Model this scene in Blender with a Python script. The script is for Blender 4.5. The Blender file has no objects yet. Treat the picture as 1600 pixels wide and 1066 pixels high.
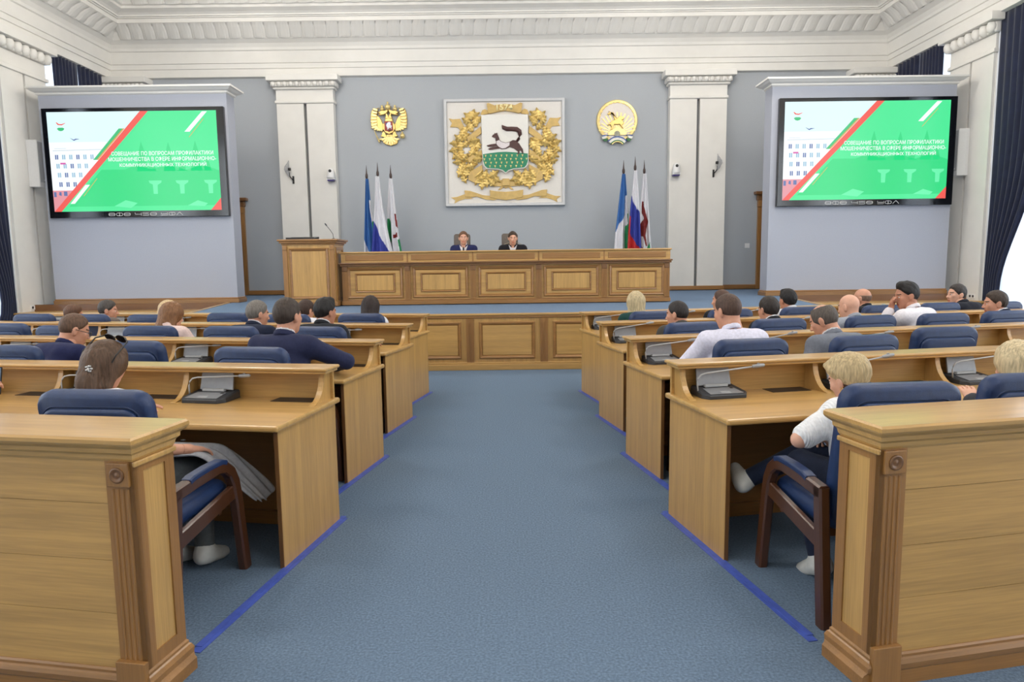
import bpy, bmesh, math, random
import numpy as np
from mathutils import Vector, Matrix

random.seed(7)
SC = bpy.context.scene
COL = SC.collection

# ------------------------------------------------------------------ camera
CAM_H, CAM_F = 1.57, 1067.0            # eye height in metres, focal length in pixels of the 1600 px frame
_p, _r = math.radians(6.58), 0.0125
_fw = np.array([0.0, math.cos(_p), -math.sin(_p)])
_rt = np.array([1.0, 0.0, 0.0]); _up = np.cross(_rt, _fw)
CR = math.cos(_r) * _rt - math.sin(_r) * _up
CU = math.cos(_r) * _up + math.sin(_r) * _rt
cam = bpy.data.cameras.new('camera'); cam.sensor_width = 36.0; cam.lens = CAM_F / 1600.0 * 36.0
cam.clip_end = 200
camo = bpy.data.objects.new('camera', cam); COL.objects.link(camo)
M = Matrix.Identity(4)
for i in range(3):
    M[i][0], M[i][1], M[i][2] = CR[i], CU[i], -_fw[i]
M[2][3] = CAM_H
camo.matrix_world = M
SC.camera = camo

def ray(x, y): return _fw + CR * (x - 800) / CAM_F - CU * (y - 533) / CAM_F
def at_y(x, y, Y):                      # point on the plane y = Y seen at a pixel
    d = ray(x, y); t = Y / d[1]; return Vector((d[0] * t, Y, CAM_H + d[2] * t))

# ------------------------------------------------------------------ world, exposure, large lights
SC.view_settings.view_transform = 'Standard'
SC.view_settings.look = 'None'
SC.view_settings.exposure = 0.06
SC.view_settings.gamma = 1.0
SC.view_settings.use_curve_mapping = False
W = bpy.data.worlds.new('sky'); SC.world = W; W.use_nodes = True
bg = W.node_tree.nodes['Background']
bg.inputs[0].default_value = (0.80, 0.90, 1.0, 1); bg.inputs[1].default_value = 2.2

XL, XR, YB, YR, ZC = -9.75, 9.3, 17.3, -5.0, 8.3      # room: left, right, back, rear walls, ceiling
DZ = 0.83                                            # height of the dais

def area(name, loc, rot, sx, sy, power, col):
    l = bpy.data.lights.new(name, 'AREA'); l.shape = 'RECTANGLE'; l.size = sx; l.size_y = sy
    l.energy = power; l.color = col
    o = bpy.data.objects.new(name, l); COL.objects.link(o); o.location = loc; o.rotation_euler = rot
    return o
BAYS = [(-3.4, 0.0), (1.2, 4.5), (5.7, 9.0), (10.2, 13.5), (14.85, 17.05)]
for (a, b), pw in zip(BAYS[:4], (60, 80, 80, 30)):
    area('window_daylight', (XL - 0.12, (a + b) / 2, 3.4), (0, math.radians(-90), 0), 4.4, b - a - 0.5, pw, (0.90, 0.95, 1.0))
    area('window_daylight', (XR + 0.12, (a + b) / 2, 3.4), (0, math.radians(90), 0), 4.4, b - a - 0.5, pw, (0.90, 0.95, 1.0))

# ------------------------------------------------------------------ materials
def lin(c):
    return tuple(((v / 255) / 12.92 if v / 255 <= 0.04045 else ((v / 255 + 0.055) / 1.055) ** 2.4) for v in c) + (1,)
MATS = {}
def pbsdf(name):
    m = bpy.data.materials.new(name); m.use_nodes = True
    return m, m.node_tree.nodes, m.node_tree.links, m.node_tree.nodes['Principled BSDF']
def setp(b, **k):
    for kk, v in k.items():
        kk = kk.replace('_', ' ')
        if kk in b.inputs: b.inputs[kk].default_value = v
def mat(name, rgb, rough=0.6, metal=0.0, noise=0.06, scale=30.0, bump=0.0, coat=0.0, stretch=(1, 1, 1), bscale=None, sheen=0.0, spec=None):
    """plain procedural surface: base colour with slight noise variation and an optional fine bump"""
    if name in MATS: return MATS[name]
    m, n, l, b = pbsdf(name)
    c = lin(rgb)
    tc = n.new('ShaderNodeTexCoord'); mp = n.new('ShaderNodeMapping'); mp.inputs['Scale'].default_value = stretch
    l.new(tc.outputs['Object'], mp.inputs[0])
    nz = n.new('ShaderNodeTexNoise'); nz.inputs['Scale'].default_value = scale; nz.inputs['Detail'].default_value = 3
    l.new(mp.outputs[0], nz.inputs['Vector'])
    rp = n.new('ShaderNodeValToRGB')
    rp.color_ramp.elements[0].position = 0.3; rp.color_ramp.elements[1].position = 0.7
    rp.color_ramp.elements[0].color = tuple(max(0, v * (1 - noise * 1.6)) for v in c[:3]) + (1,)
    rp.color_ramp.elements[1].color = tuple(min(1, v * (1 + noise * 1.6)) for v in c[:3]) + (1,)
    l.new(nz.outputs[0], rp.inputs[0]); l.new(rp.outputs[0], b.inputs['Base Color'])
    setp(b, Roughness=rough, Metallic=metal, Coat_Weight=coat, Coat_Roughness=0.15, Sheen_Weight=sheen)
    if spec is not None: setp(b, Specular_IOR_Level=spec)
    if bump:
        nb = n.new('ShaderNodeTexNoise'); nb.inputs['Scale'].default_value = bscale or scale; nb.inputs['Detail'].default_value = 4
        l.new(mp.outputs[0], nb.inputs['Vector'])
        bp = n.new('ShaderNodeBump'); bp.inputs['Strength'].default_value = bump; bp.inputs['Distance'].default_value = 0.01
        l.new(nb.outputs[0], bp.inputs['Height']); l.new(bp.outputs[0], b.inputs['Normal'])
    MATS[name] = m; return m
def oak(name, rgb, axis='x', dark=0.72, rough=0.36, coat=0.4):
    """oak veneer: long soft streaks plus fine pores along one axis"""
    if name in MATS: return MATS[name]
    m, n, l, b = pbsdf(name); c = lin(rgb)
    tc = n.new('ShaderNodeTexCoord')
    def layer(scale, along, detail, dist=0.0):
        mp = n.new('ShaderNodeMapping')
        s = [scale] * 3; s['xyz'.index(axis)] = along
        mp.inputs['Scale'].default_value = s
        nz = n.new('ShaderNodeTexNoise'); nz.inputs['Scale'].default_value = 1.0; nz.inputs['Detail'].default_value = detail
        nz.inputs['Distortion'].default_value = dist
        l.new(tc.outputs['Object'], mp.inputs[0]); l.new(mp.outputs[0], nz.inputs['Vector']); return nz
    a = layer(14, 0.5, 3, 0.6); p = layer(140, 5, 2)
    mx = n.new('ShaderNodeMath'); mx.operation = 'MULTIPLY_ADD'; mx.inputs[1].default_value = 0.4
    l.new(p.outputs[0], mx.inputs[0])
    m2 = n.new('ShaderNodeMath'); m2.operation = 'MULTIPLY'; m2.inputs[1].default_value = 0.6
    l.new(a.outputs[0], m2.inputs[0]); l.new(m2.outputs[0], mx.inputs[2])
    rp = n.new('ShaderNodeValToRGB'); rp.color_ramp.elements[0].position = 0.36; rp.color_ramp.elements[1].position = 0.62
    rp.color_ramp.elements[0].color = tuple(v * dark for v in c[:3]) + (1,); rp.color_ramp.elements[1].color = c
    l.new(mx.outputs[0], rp.inputs[0]); l.new(rp.outputs[0], b.inputs['Base Color'])
    setp(b, Roughness=rough, Coat_Weight=coat, Coat_Roughness=0.2)
    MATS[name] = m; return m
def emit(name, rgb, s=1.0):
    if name in MATS: return MATS[name]
    m, n, l, b = pbsdf(name); c = lin(rgb)
    setp(b, Base_Color=(0.02, 0.02, 0.02, 1), Roughness=0.3, Emission_Strength=s)
    b.inputs['Emission Color'].default_value = c
    MATS[name] = m; return m

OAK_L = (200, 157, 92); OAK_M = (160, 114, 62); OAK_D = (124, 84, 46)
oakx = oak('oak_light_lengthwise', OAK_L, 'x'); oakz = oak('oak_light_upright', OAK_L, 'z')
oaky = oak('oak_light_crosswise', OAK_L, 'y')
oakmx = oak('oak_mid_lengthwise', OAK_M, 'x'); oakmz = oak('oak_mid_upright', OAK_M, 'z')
oakmy = oak('oak_mid_crosswise', OAK_M, 'y')
oakdz = oak('oak_dark_upright', OAK_D, 'z'); oakdx = oak('oak_dark_lengthwise', OAK_D, 'x')
walnut = oak('walnut_chair_wood', (82, 48, 29), 'z', rough=0.32)
plaster = mat('white_plaster', (226, 224, 219), 0.75, noise=0.015, scale=3)
wallgrey = mat('grey_wall_paint', (170, 175, 181), 0.8, noise=0.02, scale=60, bump=0.05, bscale=200)
boxgrey = mat('screen_wall_paint', (174, 178, 190), 0.8, noise=0.02, scale=60, bump=0.05, bscale=200)
groove_m = mat('groove_grey', (120, 122, 124), 0.8, noise=0.02)
carpet = mat('blue_grey_carpet', (107, 126, 148), 0.95, noise=0.16, scale=90, bump=0.5, bscale=260, spec=0.1)
carpet_d = mat('dais_carpet', (112, 132, 158), 0.95, noise=0.1, scale=90, bump=0.4, bscale=260, spec=0.1)
tape_m = mat('blue_floor_tape', (72, 94, 182), 0.5, noise=0.1, scale=20)
leather = mat('navy_leather', (24, 47, 88), 0.45, noise=0.08, scale=40, bump=0.12, bscale=220)
blackp = mat('black_plastic', (22, 22, 24), 0.45, noise=0.05)
charcoal = mat('charcoal_plastic', (52, 54, 58), 0.5, noise=0.05)
silver = mat('silver_grey_plastic', (152, 154, 158), 0.42, metal=0.25, noise=0.03)
lightgrey = mat('pale_grey_plastic', (178, 179, 180), 0.45, noise=0.02)
steel = mat('brushed_steel', (190, 190, 190), 0.3, metal=0.9, noise=0.03)
whitep = mat('white_plastic', (228, 228, 228), 0.4, noise=0.01)
padm = mat('dark_brown_desk_plate', (46, 34, 26), 0.55, noise=0.05)
gold = mat('bright_gold', (216, 186, 112), 0.38, metal=0.5, noise=0.05, scale=12)
goldp = mat('matt_gold_ribbon', (200, 170, 108), 0.45, metal=0.35, noise=0.06, scale=12)
golde = mat('pale_gold', (226, 204, 138), 0.38, metal=0.45, noise=0.05, scale=12)
curtain_m = mat('navy_curtain_velvet', (16, 25, 54), 0.85, noise=0.12, scale=8, sheen=0.3)
darkvoid = mat('doorway_dark_paint', (14, 12, 11), 0.8, noise=0.02)

# ------------------------------------------------------------------ mesh collector
class MB:
    def __init__(s): s.v = []; s.f = []; s.mi = []; s.cur = 0
    def add(s, vs, fs):
        k = len(s.v); s.v += [tuple(p) for p in vs]
        for f in fs: s.f.append([i + k for i in f]); s.mi.append(s.cur)
        return s
    def box(s, x0, x1, y0, y1, z0, z1):
        return s.add([(x0, y0, z0), (x1, y0, z0), (x1, y1, z0), (x0, y1, z0), (x0, y0, z1), (x1, y0, z1), (x1, y1, z1), (x0, y1, z1)],
                     [(0, 3, 2, 1), (4, 5, 6, 7), (0, 1, 5, 4), (1, 2, 6, 5), (2, 3, 7, 6), (3, 0, 4, 7)])
    def prism(s, poly, a, b, ax='x'):
        """extrude a 2D polygon from a to b along an axis; polygon is in the other two axes (yz, xz or xy)"""
        n = len(poly)
        def P(p, t): return (t, p[0], p[1]) if ax == 'x' else ((p[0], t, p[1]) if ax == 'y' else (p[0], p[1], t))
        vs = [P(p, a) for p in poly] + [P(p, b) for p in poly]
        ar = sum(poly[i][0] * poly[(i + 1) % n][1] - poly[(i + 1) % n][0] * poly[i][1] for i in range(n))
        sg = (1 if ar > 0 else -1) * (1 if b > a else -1) * (-1 if ax == 'y' else 1)
        sides = [(i, (i + 1) % n, (i + 1) % n + n, i + n) for i in range(n)]
        caps = [tuple(range(n))[::-1], tuple(range(n, 2 * n))]
        fs = sides + caps
        if sg < 0: fs = [f[::-1] for f in fs]
        return s.add(vs, fs)
    def loft(s, rings, closed=True, caps=True):
        n = len(rings[0]); vs = [p for r in rings for p in r]; fs = []
        for i in range(len(rings) - 1):
            for j in range(n if closed else n - 1):
                k = (j + 1) % n
                fs.append((i * n + j, i * n + k, (i + 1) * n + k, (i + 1) * n + j))
        if caps and closed: fs += [tuple(range(n))[::-1], tuple(range((len(rings) - 1) * n, len(rings) * n))]
        return s.add(vs, fs)
    def tube(s, pts, r, n=8, flat=None, up=(0, 0, 1)):
        """tube along a path; flat=(w,h) gives a rounded rectangular section instead of a circle"""
        pts = [Vector(p) for p in pts]; rings = []
        for i, p in enumerate(pts):
            t = (pts[min(i + 1, len(pts) - 1)] - pts[max(i - 1, 0)]).normalized()
            u = Vector(up)
            if abs(t.dot(u)) > 0.98: u = Vector((1, 0, 0))
            a = t.cross(u).normalized(); b = a.cross(t).normalized()
            rr = r[i] if isinstance(r, (list, tuple)) else r
            if flat:
                w, h = flat[0] / 2, flat[1] / 2; q = min(w, h) * 0.35
                sec = [(w, -h + q), (w, h - q), (w - q, h), (-w + q, h), (-w, h - q), (-w, -h + q), (-w + q, -h), (w - q, -h)]
                rings.append([p + a * x + b * y for x, y in sec])
            else:
                rings.append([p + (a * math.cos(2 * math.pi * j / n) + b * math.sin(2 * math.pi * j / n)) * rr for j in range(n)])
        return s.loft([[tuple(q) for q in rg] for rg in rings][::1])
    def lathe(s, prof, c=(0, 0, 0), n=16):
        rings = [[(c[0] + r * math.cos(2 * math.pi * j / n), c[1] + r * math.sin(2 * math.pi * j / n), c[2] + z) for j in range(n)] for r, z in prof]
        return s.loft(rings)
    def mesh(s, name, mats, smooth=False):
        me = bpy.data.meshes.new(name); me.from_pydata(s.v, [], s.f)
        for m in (mats if isinstance(mats, (list, tuple)) else [mats]): me.materials.append(m)
        if len(me.materials) > 1: me.polygons.foreach_set('material_index', s.mi)
        if smooth: me.polygons.foreach_set('use_smooth', [True] * len(me.polygons))
        me.update(); return me
    def build(s, name, mats, parent=None, bevel=0.0, smooth=False, seg=2):
        me = s.mesh(name, mats, smooth)
        if bevel or s.f:
            bm = bmesh.new(); bm.from_mesh(me)
            bmesh.ops.recalc_face_normals(bm, faces=bm.faces)
            if bevel:
                es = [e for e in bm.edges if len(e.link_faces) == 2 and e.calc_face_angle(0) > 0.5]
                bmesh.ops.bevel(bm, geom=es, offset=bevel, segments=seg, affect='EDGES', profile=0.5, clamp_overlap=True)
            bm.to_mesh(me); bm.free()
        return link(name, me, parent)
def link(name, me, parent=None):
    o = bpy.data.objects.new(name, me); COL.objects.link(o)
    if parent is not None: o.parent = parent
    return o
def tag(o, label=None, cat=None, group=None, kind=None):
    if label: o['label'] = label
    if cat: o['category'] = cat
    if group: o['group'] = group
    if kind: o['kind'] = kind
    return o
def thing(name, loc, rz=0.0, label=None, cat=None, group=None, kind=None):
    o = bpy.data.objects.new(name, None); COL.objects.link(o); o.location = loc; o.rotation_euler = (0, 0, rz)
    o.empty_display_size = 0.1
    return tag(o, label, cat, group, kind)
def clone(o, parent=None):
    c = o.copy(); COL.objects.link(c); c.parent = parent
    for ch in list(o.children): clone(ch, c)
    return c
def arc(cx, cy, r, a0, a1, n):
    return [(cx + r * math.cos(math.radians(a0 + (a1 - a0) * i / n)), cy + r * math.sin(math.radians(a0 + (a1 - a0) * i / n))) for i in range(n + 1)]
def smoothshade(o):
    o.data.polygons.foreach_set('use_smooth', [True] * len(o.data.polygons)); return o
def frame_mould(mb, x0, x1, z0, z1, w, y, d, prof=None):
    """a mitred picture-frame moulding on a plane facing -y: outer rect, width w, standing d proud of y"""
    def ring(o, yy): return [(x0 + o, yy, z0 + o), (x1 - o, yy, z0 + o), (x1 - o, yy, z1 - o), (x0 + o, yy, z1 - o)]
    prof = prof or [(0, 0), (0.0, 0.6), (0.25, 1.0), (0.6, 0.75), (1.0, 0.1), (1.0, 0)]
    rings = [ring(a * w, y - b * d) for a, b in prof]
    for i in range(len(rings) - 1):
        r0, r1 = rings[i], rings[i + 1]
        mb.add(r0 + r1, [(j, (j + 1) % 4, (j + 1) % 4 + 4, j + 4) for j in range(4)])
    return mb
_TXT = {}
def text_mesh(body, width, height, depth=0.0, bold=0.0, mat_=None):
    c = bpy.data.curves.new('lettering', 'FONT'); c.body = body; c.align_x = 'CENTER'; c.align_y = 'CENTER'; c.offset = bold; c.resolution_u = 3
    c.extrude = 0
    o = bpy.data.objects.new('lettering_tmp', c); COL.objects.link(o)
    bpy.context.view_layer.update()
    me = bpy.data.meshes.new_from_object(o.evaluated_get(bpy.context.evaluated_depsgraph_get()))
    bpy.data.objects.remove(o); bpy.data.curves.remove(c)
    co = np.empty(len(me.vertices) * 3); me.vertices.foreach_get('co', co); co = co.reshape(-1, 3)
    mn, mxx = co.min(0), co.max(0)
    co[:, 0] = (co[:, 0] - (mn[0] + mxx[0]) / 2) * width / (mxx[0] - mn[0])
    z = (co[:, 1] - (mn[1] + mxx[1]) / 2) * height / (mxx[1] - mn[1])
    co[:, 1] = 0; co[:, 2] = z
    me.vertices.foreach_set('co', co.ravel()); me.materials.clear()
    if mat_: me.materials.append(mat_)
    me.update(); return me

# ================================================================== THE ROOM
def struct(name, mb, m, parent=None, bevel=0.0, smooth=False):
    o = mb.build(name, m, parent, bevel, smooth)
    if parent is None: o['kind'] = 'structure'
    return o
struct('floor', MB().box(XL - 0.6, XR + 0.6, YR - 0.2, YB + 0.2, -0.1, 0), carpet)
struct('ceiling', MB().box(XL - 0.6, XR + 0.6, YR - 0.3, YB + 0.3, ZC, ZC + 0.2), plaster)
struct('wall_back', MB().box(XL - 0.6, XR + 0.6, YB, YB + 0.3, 0, ZC), wallgrey)
struct('wall_rear', MB().box(XL - 0.6, XR + 0.6, YR - 0.3, YR, 0, ZC), plaster)
# globe lamps added out of view above the hall to light room and cornice
brass = mat('lamp_brass', (170, 140, 80), 0.35, metal=0.8)
for yy, pw in ((-2.5, 25.0), (3.0, 32.0), (8.5, 34.0), (13.0, 27.0)):
    glow = emit('added_globe_glow_%d' % int(pw), (255, 248, 239), pw)
    for xx in (-4.8, 4.4):
        t = thing('added_globe_lamp', (xx, yy, 6.95), 0, 'added out-of-view globe pendant lamp on the %s of the ceiling, %s from the rear wall' % ('left' if xx < 0 else 'right', {-2.5: 'first', 3.0: 'second', 8.5: 'third', 13.0: 'fourth'}[yy]), 'lamp', 'added globe lamps out of view')
        MB().tube([(0, 0, 0.5), (0, 0, ZC - 6.95 - 0.05)], 0.02, 8).build('rod', brass, t)
        MB().lathe([(0, -0.06), (0.16, -0.05), (0.16, 0), (0, 0)], (0, 0, ZC - 6.95), 16).build('ceiling_rose', brass, t)
        MB().lathe([(0, 0.42), (0.2, 0.42), (0.14, 0.5), (0, 0.52)], (0, 0, 0), 14).build('gallery', brass, t)
        smoothshade(MB().lathe([(0.46 * math.cos(math.radians(a)), 0.46 * math.sin(math.radians(a))) for a in (-89.9, -60, -30, 0, 30, 60, 89.9)], (0, 0, 0), 14).build('globe', glow, t))

# side walls with window bays
ZW0, ZW1 = 0.35, 6.22
sheer, n_, l_, b_ = pbsdf('white_sheer_curtain')
tr = n_.new('ShaderNodeBsdfTranslucent'); tr.inputs[0].default_value = (0.9, 0.93, 1, 1)
tp = n_.new('ShaderNodeBsdfTransparent'); mx1 = n_.new('ShaderNodeMixShader'); mx1.inputs[0].default_value = 0.35
l_.new(tr.outputs[0], mx1.inputs[1]); l_.new(tp.outputs[0], mx1.inputs[2]); l_.new(mx1.outputs[0], n_['Material Output'].inputs[0])
glassm, n_, l_, b_ = pbsdf('window_glass')
gl = n_.new('ShaderNodeBsdfGlossy'); gl.inputs['Roughness'].default_value = 0.02
tp = n_.new('ShaderNodeBsdfTransparent'); mx1 = n_.new('ShaderNodeMixShader'); mx1.inputs[0].default_value = 0.92
l_.new(gl.outputs[0], mx1.inputs[1]); l_.new(tp.outputs[0], mx1.inputs[2]); l_.new(mx1.outputs[0], n_['Material Output'].inputs[0])
winn = 0
def side_wall(side):
    global winn
    X = XL if side < 0 else XR
    o_ = side
    mb = MB()
    ys = [YR]
    for a, b in BAYS: ys += [a, b]
    ys.append(YB)
    xi, xo = X, X + side * 0.55
    x0, x1 = min(xi, xo), max(xi, xo)
    for i in range(0, len(ys), 2): mb.box(x0, x1, ys[i], ys[i + 1], 0, ZC)
    for a, b in BAYS:
        mb.box(x0, x1, a, b, 0, ZW0); mb.box(x0, x1, a, b, ZW1, ZC)
    w = struct('wall_left' if side < 0 else 'wall_right', mb, plaster)
    # pier faces with a recessed groove, a collar and an egg-moulded capital (the ones past the second bay show)
    for i in range(2, len(ys) - 1, 2):
        a, b = ys[i], ys[i + 1]
        if b - a < 0.6: continue
        sx = -side
        def bx(m_, y0, y1, z0, z1, d):
            m_.box(min(X, X + sx * d), max(X, X + sx * d), y0, y1, z0, z1)
        p = thing('pier_facing', (0, 0, 0), kind='structure')
        yc = a + (b - a) * 0.5
        m1 = MB(); bx(m1, a + 0.02, yc - 0.03, 0, 5.42, 0.06); m1.build('shaft_panel', plaster, p)
        m1 = MB(); bx(m1, yc + 0.03, b - 0.02, 0, 5.42, 0.06); m1.build('shaft_panel', plaster, p)
        m1 = MB(); bx(m1, yc - 0.03, yc + 0.03, 0, 5.42, 0.012); m1.build('groove', groove_m, p)
        m1 = MB(); bx(m1, a - 0.03, b + 0.03, 5.42, 5.5, 0.1); bx(m1, a, b, 5.5, 5.78, 0.06); m1.build('collar', plaster, p, bevel=0.015)
        m1 = MB(); bx(m1, a - 0.14, b + 0.14, 5.98, 6.14, 0.26); m1.build('abacus', plaster, p, bevel=0.012)
        n = 7; st = (b - a + 0.16) / n
        for q in range(n):
            m1 = MB(); yq = a - 0.08 + st * (q + 0.5)
            prof = [(0.0, -0.11), (0.05, -0.1), (0.085, -0.04), (0.09, 0.03), (0.07, 0.09), (0.0, 0.11)]
            m1.lathe(prof, (X + sx * 0.13, yq, 5.88), 10); smoothshade(m1.build('egg', plaster, p))
        m1 = MB(); bx(m1, a - 0.06, b + 0.06, 5.78, 5.98, 0.12); m1.build('echinus', plaster, p, bevel=0.03)
        m1 = MB(); bx(m1, a, b, 0, 0.12, 0.08)
        m1.build('skirting', oakmy, p)
    # windows
    for bi, (a, b) in enumerate(BAYS):
        winn += 1
        wdw = thing('window_%d' % winn, (0, 0, 0), kind='structure')
        xf = X + side * 0.38
        m1 = MB(); fx0, fx1 = min(xf, xf + side * 0.08), max(xf, xf + side * 0.08)
        yc = (a + b) / 2
        for (y0, y1, z0, z1) in ((a, a + 0.08, ZW0, ZW1), (b - 0.08, b, ZW0, ZW1), (yc - 0.05, yc + 0.05, ZW0, ZW1), (a, b, ZW0, ZW0 + 0.09), (a, b, ZW1 - 0.09, ZW1), (a, b, 4.3, 4.4)):
            m1.box(fx0, fx1, y0, y1, z0, z1)
        m1.build('window_frame', whitep, wdw)
        for (y0, y1) in ((a + 0.08, yc - 0.05), (yc + 0.05, b - 0.08)):
            for (z0, z1) in ((ZW0 + 0.09, 4.3), (4.4, ZW1 - 0.09)):
                m1 = MB(); m1.box((fx0 + fx1) / 2 - 0.004, (fx0 + fx1) / 2 + 0.004, y0, y1, z0, z1); m1.build('pane', glassm, wdw)
        if bi < 2: continue
        # sheer and dark curtains in the two bays in view
        def drape(name, y0, y1, z0, z1, xc, amp, folds, mtl, label, cat, tie=None):
            ny, nz = folds * 8, 28; m_ = MB(); rings = []
            for j in range(nz + 1):
                t = j / nz; z = z0 + (z1 - z0) * t; row = []
                for i2 in range(ny + 1):
                    u = i2 / ny; yy = y0 + (y1 - y0) * u
                    am = amp * (0.55 + 0.45 * math.sin(3.1 * u + 1.3 * t))
                    if tie:                      # gathered towards one side at tie height
                        zt, yt, wmin = tie
                        g = math.exp(-((z - zt) / 1.55) ** 2) if z > zt else math.exp(-((z - zt) / 0.9) ** 2)
                        yy = yy * (1 - g * (1 - wmin)) + yt * g * (1 - wmin)
                    row.append((xc - side * 0.0 + am * math.sin(u * folds * 2 * math.pi + 0.4 * math.sin(t * 4)), yy, z))
                rings.append(row)
            m_.loft(rings, closed=False)
            o = m_.build(name, mtl, None, smooth=True)
            md = o.modifiers.new('cloth_thickness', 'SOLIDIFY'); md.thickness = 0.006
            tag(o, label, cat); return o
        sd = 'left' if side < 0 else 'right'
        if bi == 2: continue
        if bi == 3:
            drape('sheer_curtain', a + 0.05, b - 0.05, ZW0 + 0.05, ZW1 - 0.05, X + side * 0.24, 0.02, 16, sheer, 'white sheer curtain in the %s window bay before the white pier' % sd, 'curtain')
            drape('curtain', b - 1.25, b - 0.02, 0.05, 6.13, X + side * 0.02, 0.05, 7, curtain_m, 'tall navy curtain drawn back beside the %s white pier' % sd, 'curtain', tie=(0.9, b - 0.02, 0.32))
            drape('curtain', a + 0.02, a + 1.25, 0.05, ZW1 - 0.02, X + side * 0.1, 0.05, 7, curtain_m, 'tall navy curtain at the near edge of the %s window bay' % sd, 'curtain', tie=(0.9, a + 0.02, 0.32))
        if bi == 4:
            yc = (a + b) / 2
            drape('sheer_curtain', a + 0.1, b - 0.05, ZW0 + 0.05, ZW1 - 0.05, X + side * 0.28, 0.02, 12, sheer, 'white sheer curtain behind the %s screen wall' % sd, 'curtain')
            drape('curtain', a + 0.28, yc + 0.02, 0.9, 6.13, X - side * 0.04, 0.035, 7, curtain_m, 'navy curtain above the %s screen wall, nearer half of the pair' % sd, 'curtain')
            drape('curtain', yc + 0.05, b + 0.1, 0.9, 6.13, X - side * 0.04, 0.035, 7, curtain_m, 'navy curtain above the %s screen wall, farther half of the pair' % sd, 'curtain')
side_wall(-1); side_wall(1)

# entablature and cornice running round three walls: profile of (projection, z)
ENT = [(0.0, 6.10), (0.10, 6.12), (0.10, 6.30), (0.125, 6.31), (0.125, 6.42), (0.15, 6.43), (0.15, 6.70), (0.18, 6.72), (0.19, 6.78), (0.24, 6.86), (0.34, 6.93), (0.36, 6.955)]
COR = [(0.36, 6.955), (0.40, 7.0), (0.46, 7.08), (0.55, 7.16), (0.64, 7.20), (0.66, 7.215), (0.66, 7.30), (0.70, 7.305), (0.70, 7.325), (0.74, 7.33), (0.74, 7.36), (0.80, 7.40), (0.90, 7.44), (0.92, 7.445), (0.92, 7.50), (0.98, 7.52), (1.06, 7.62), (1.2, 7.72), (1.32, 7.76), (1.34, 7.77), (1.34, 7.86), (1.45, 7.9), (1.45, ZC)]
def sweep3(prof):
    m_ = MB(); rings = []
    for d, z in prof:
        rings.append([(XL + d, YR, z), (XL + d, YB - d, z), (XR - d, YB - d, z), (XR - d, YR, z)])
    m_.loft(rings, closed=False); return m_
tr1 = struct('trim_1', sweep3(ENT), plaster)
tr2 = struct('trim_2', sweep3(COR), plaster)
# acanthus leaves on the cornice: one relief leaf, repeated
def leaf_mesh(prof, wid, name):
    """a curled ribbed leaf lying on the moulding; local x = along wall, y = -projection, z up"""
    m_ = MB(); nu = 12; rows = []
    for j, (d, z) in enumerate(prof):
        t = j / (len(prof) - 1); hw = wid * (0.44 + 0.06 * math.sin(math.pi * min(1, t * 1.25)))
        row = []
        for i in range(nu + 1):
            u = i / nu * 2 - 1
            lift = 0.03 * (1 - u * u) * (1.25 - 0.7 * t) + 0.010 * math.cos(u * math.pi * 5 + 2.2 * t * (1 if u > 0 else -1)) + 0.006
            row.append((u * hw + 0.22 * wid * (t - 0.5), -d - lift * 0.8, z - lift * 0.6))
        rows.append(row)
    m_.loft(rows, closed=False); return m_.mesh(name, plaster, smooth=True)
lf1 = leaf_mesh([(0.345, 6.95), (0.40, 6.985), (0.47, 7.07), (0.56, 7.145), (0.62, 7.185), (0.655, 7.205)], 0.30, 'leaf')
lf2 = leaf_mesh([(0.97, 7.515), (1.06, 7.60), (1.2, 7.70), (1.33, 7.765)], 0.36, 'leaf')
def put_leaf(me, x, y, rz):
    o = link('leaf', me, tr2); o.location = (x, y, 0); o.rotation_euler = (0, 0, rz)
n = 62
for i in range(n):
    x = XL + 0.55 + (XR - XL - 1.1) * (i + 0.5) / n; put_leaf(lf1, x, YB, 0)
n = 44
for i in range(n):
    x = XL + 1.2 + (XR - XL - 2.4) * (i + 0.5) / n; put_leaf(lf2, x, YB, 0)
for i in range(26):
    y = YB - 0.7 - 0.3 * i
    put_leaf(lf1, XL, y, math.radians(90)); put_leaf(lf1, XR, y, math.radians(-90))
for i in range(14):
    y = YB - 1.35 - 0.37 * i
    put_leaf(lf2, XL, y, math.radians(90)); put_leaf(lf2, XR, y, math.radians(-90))

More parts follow.
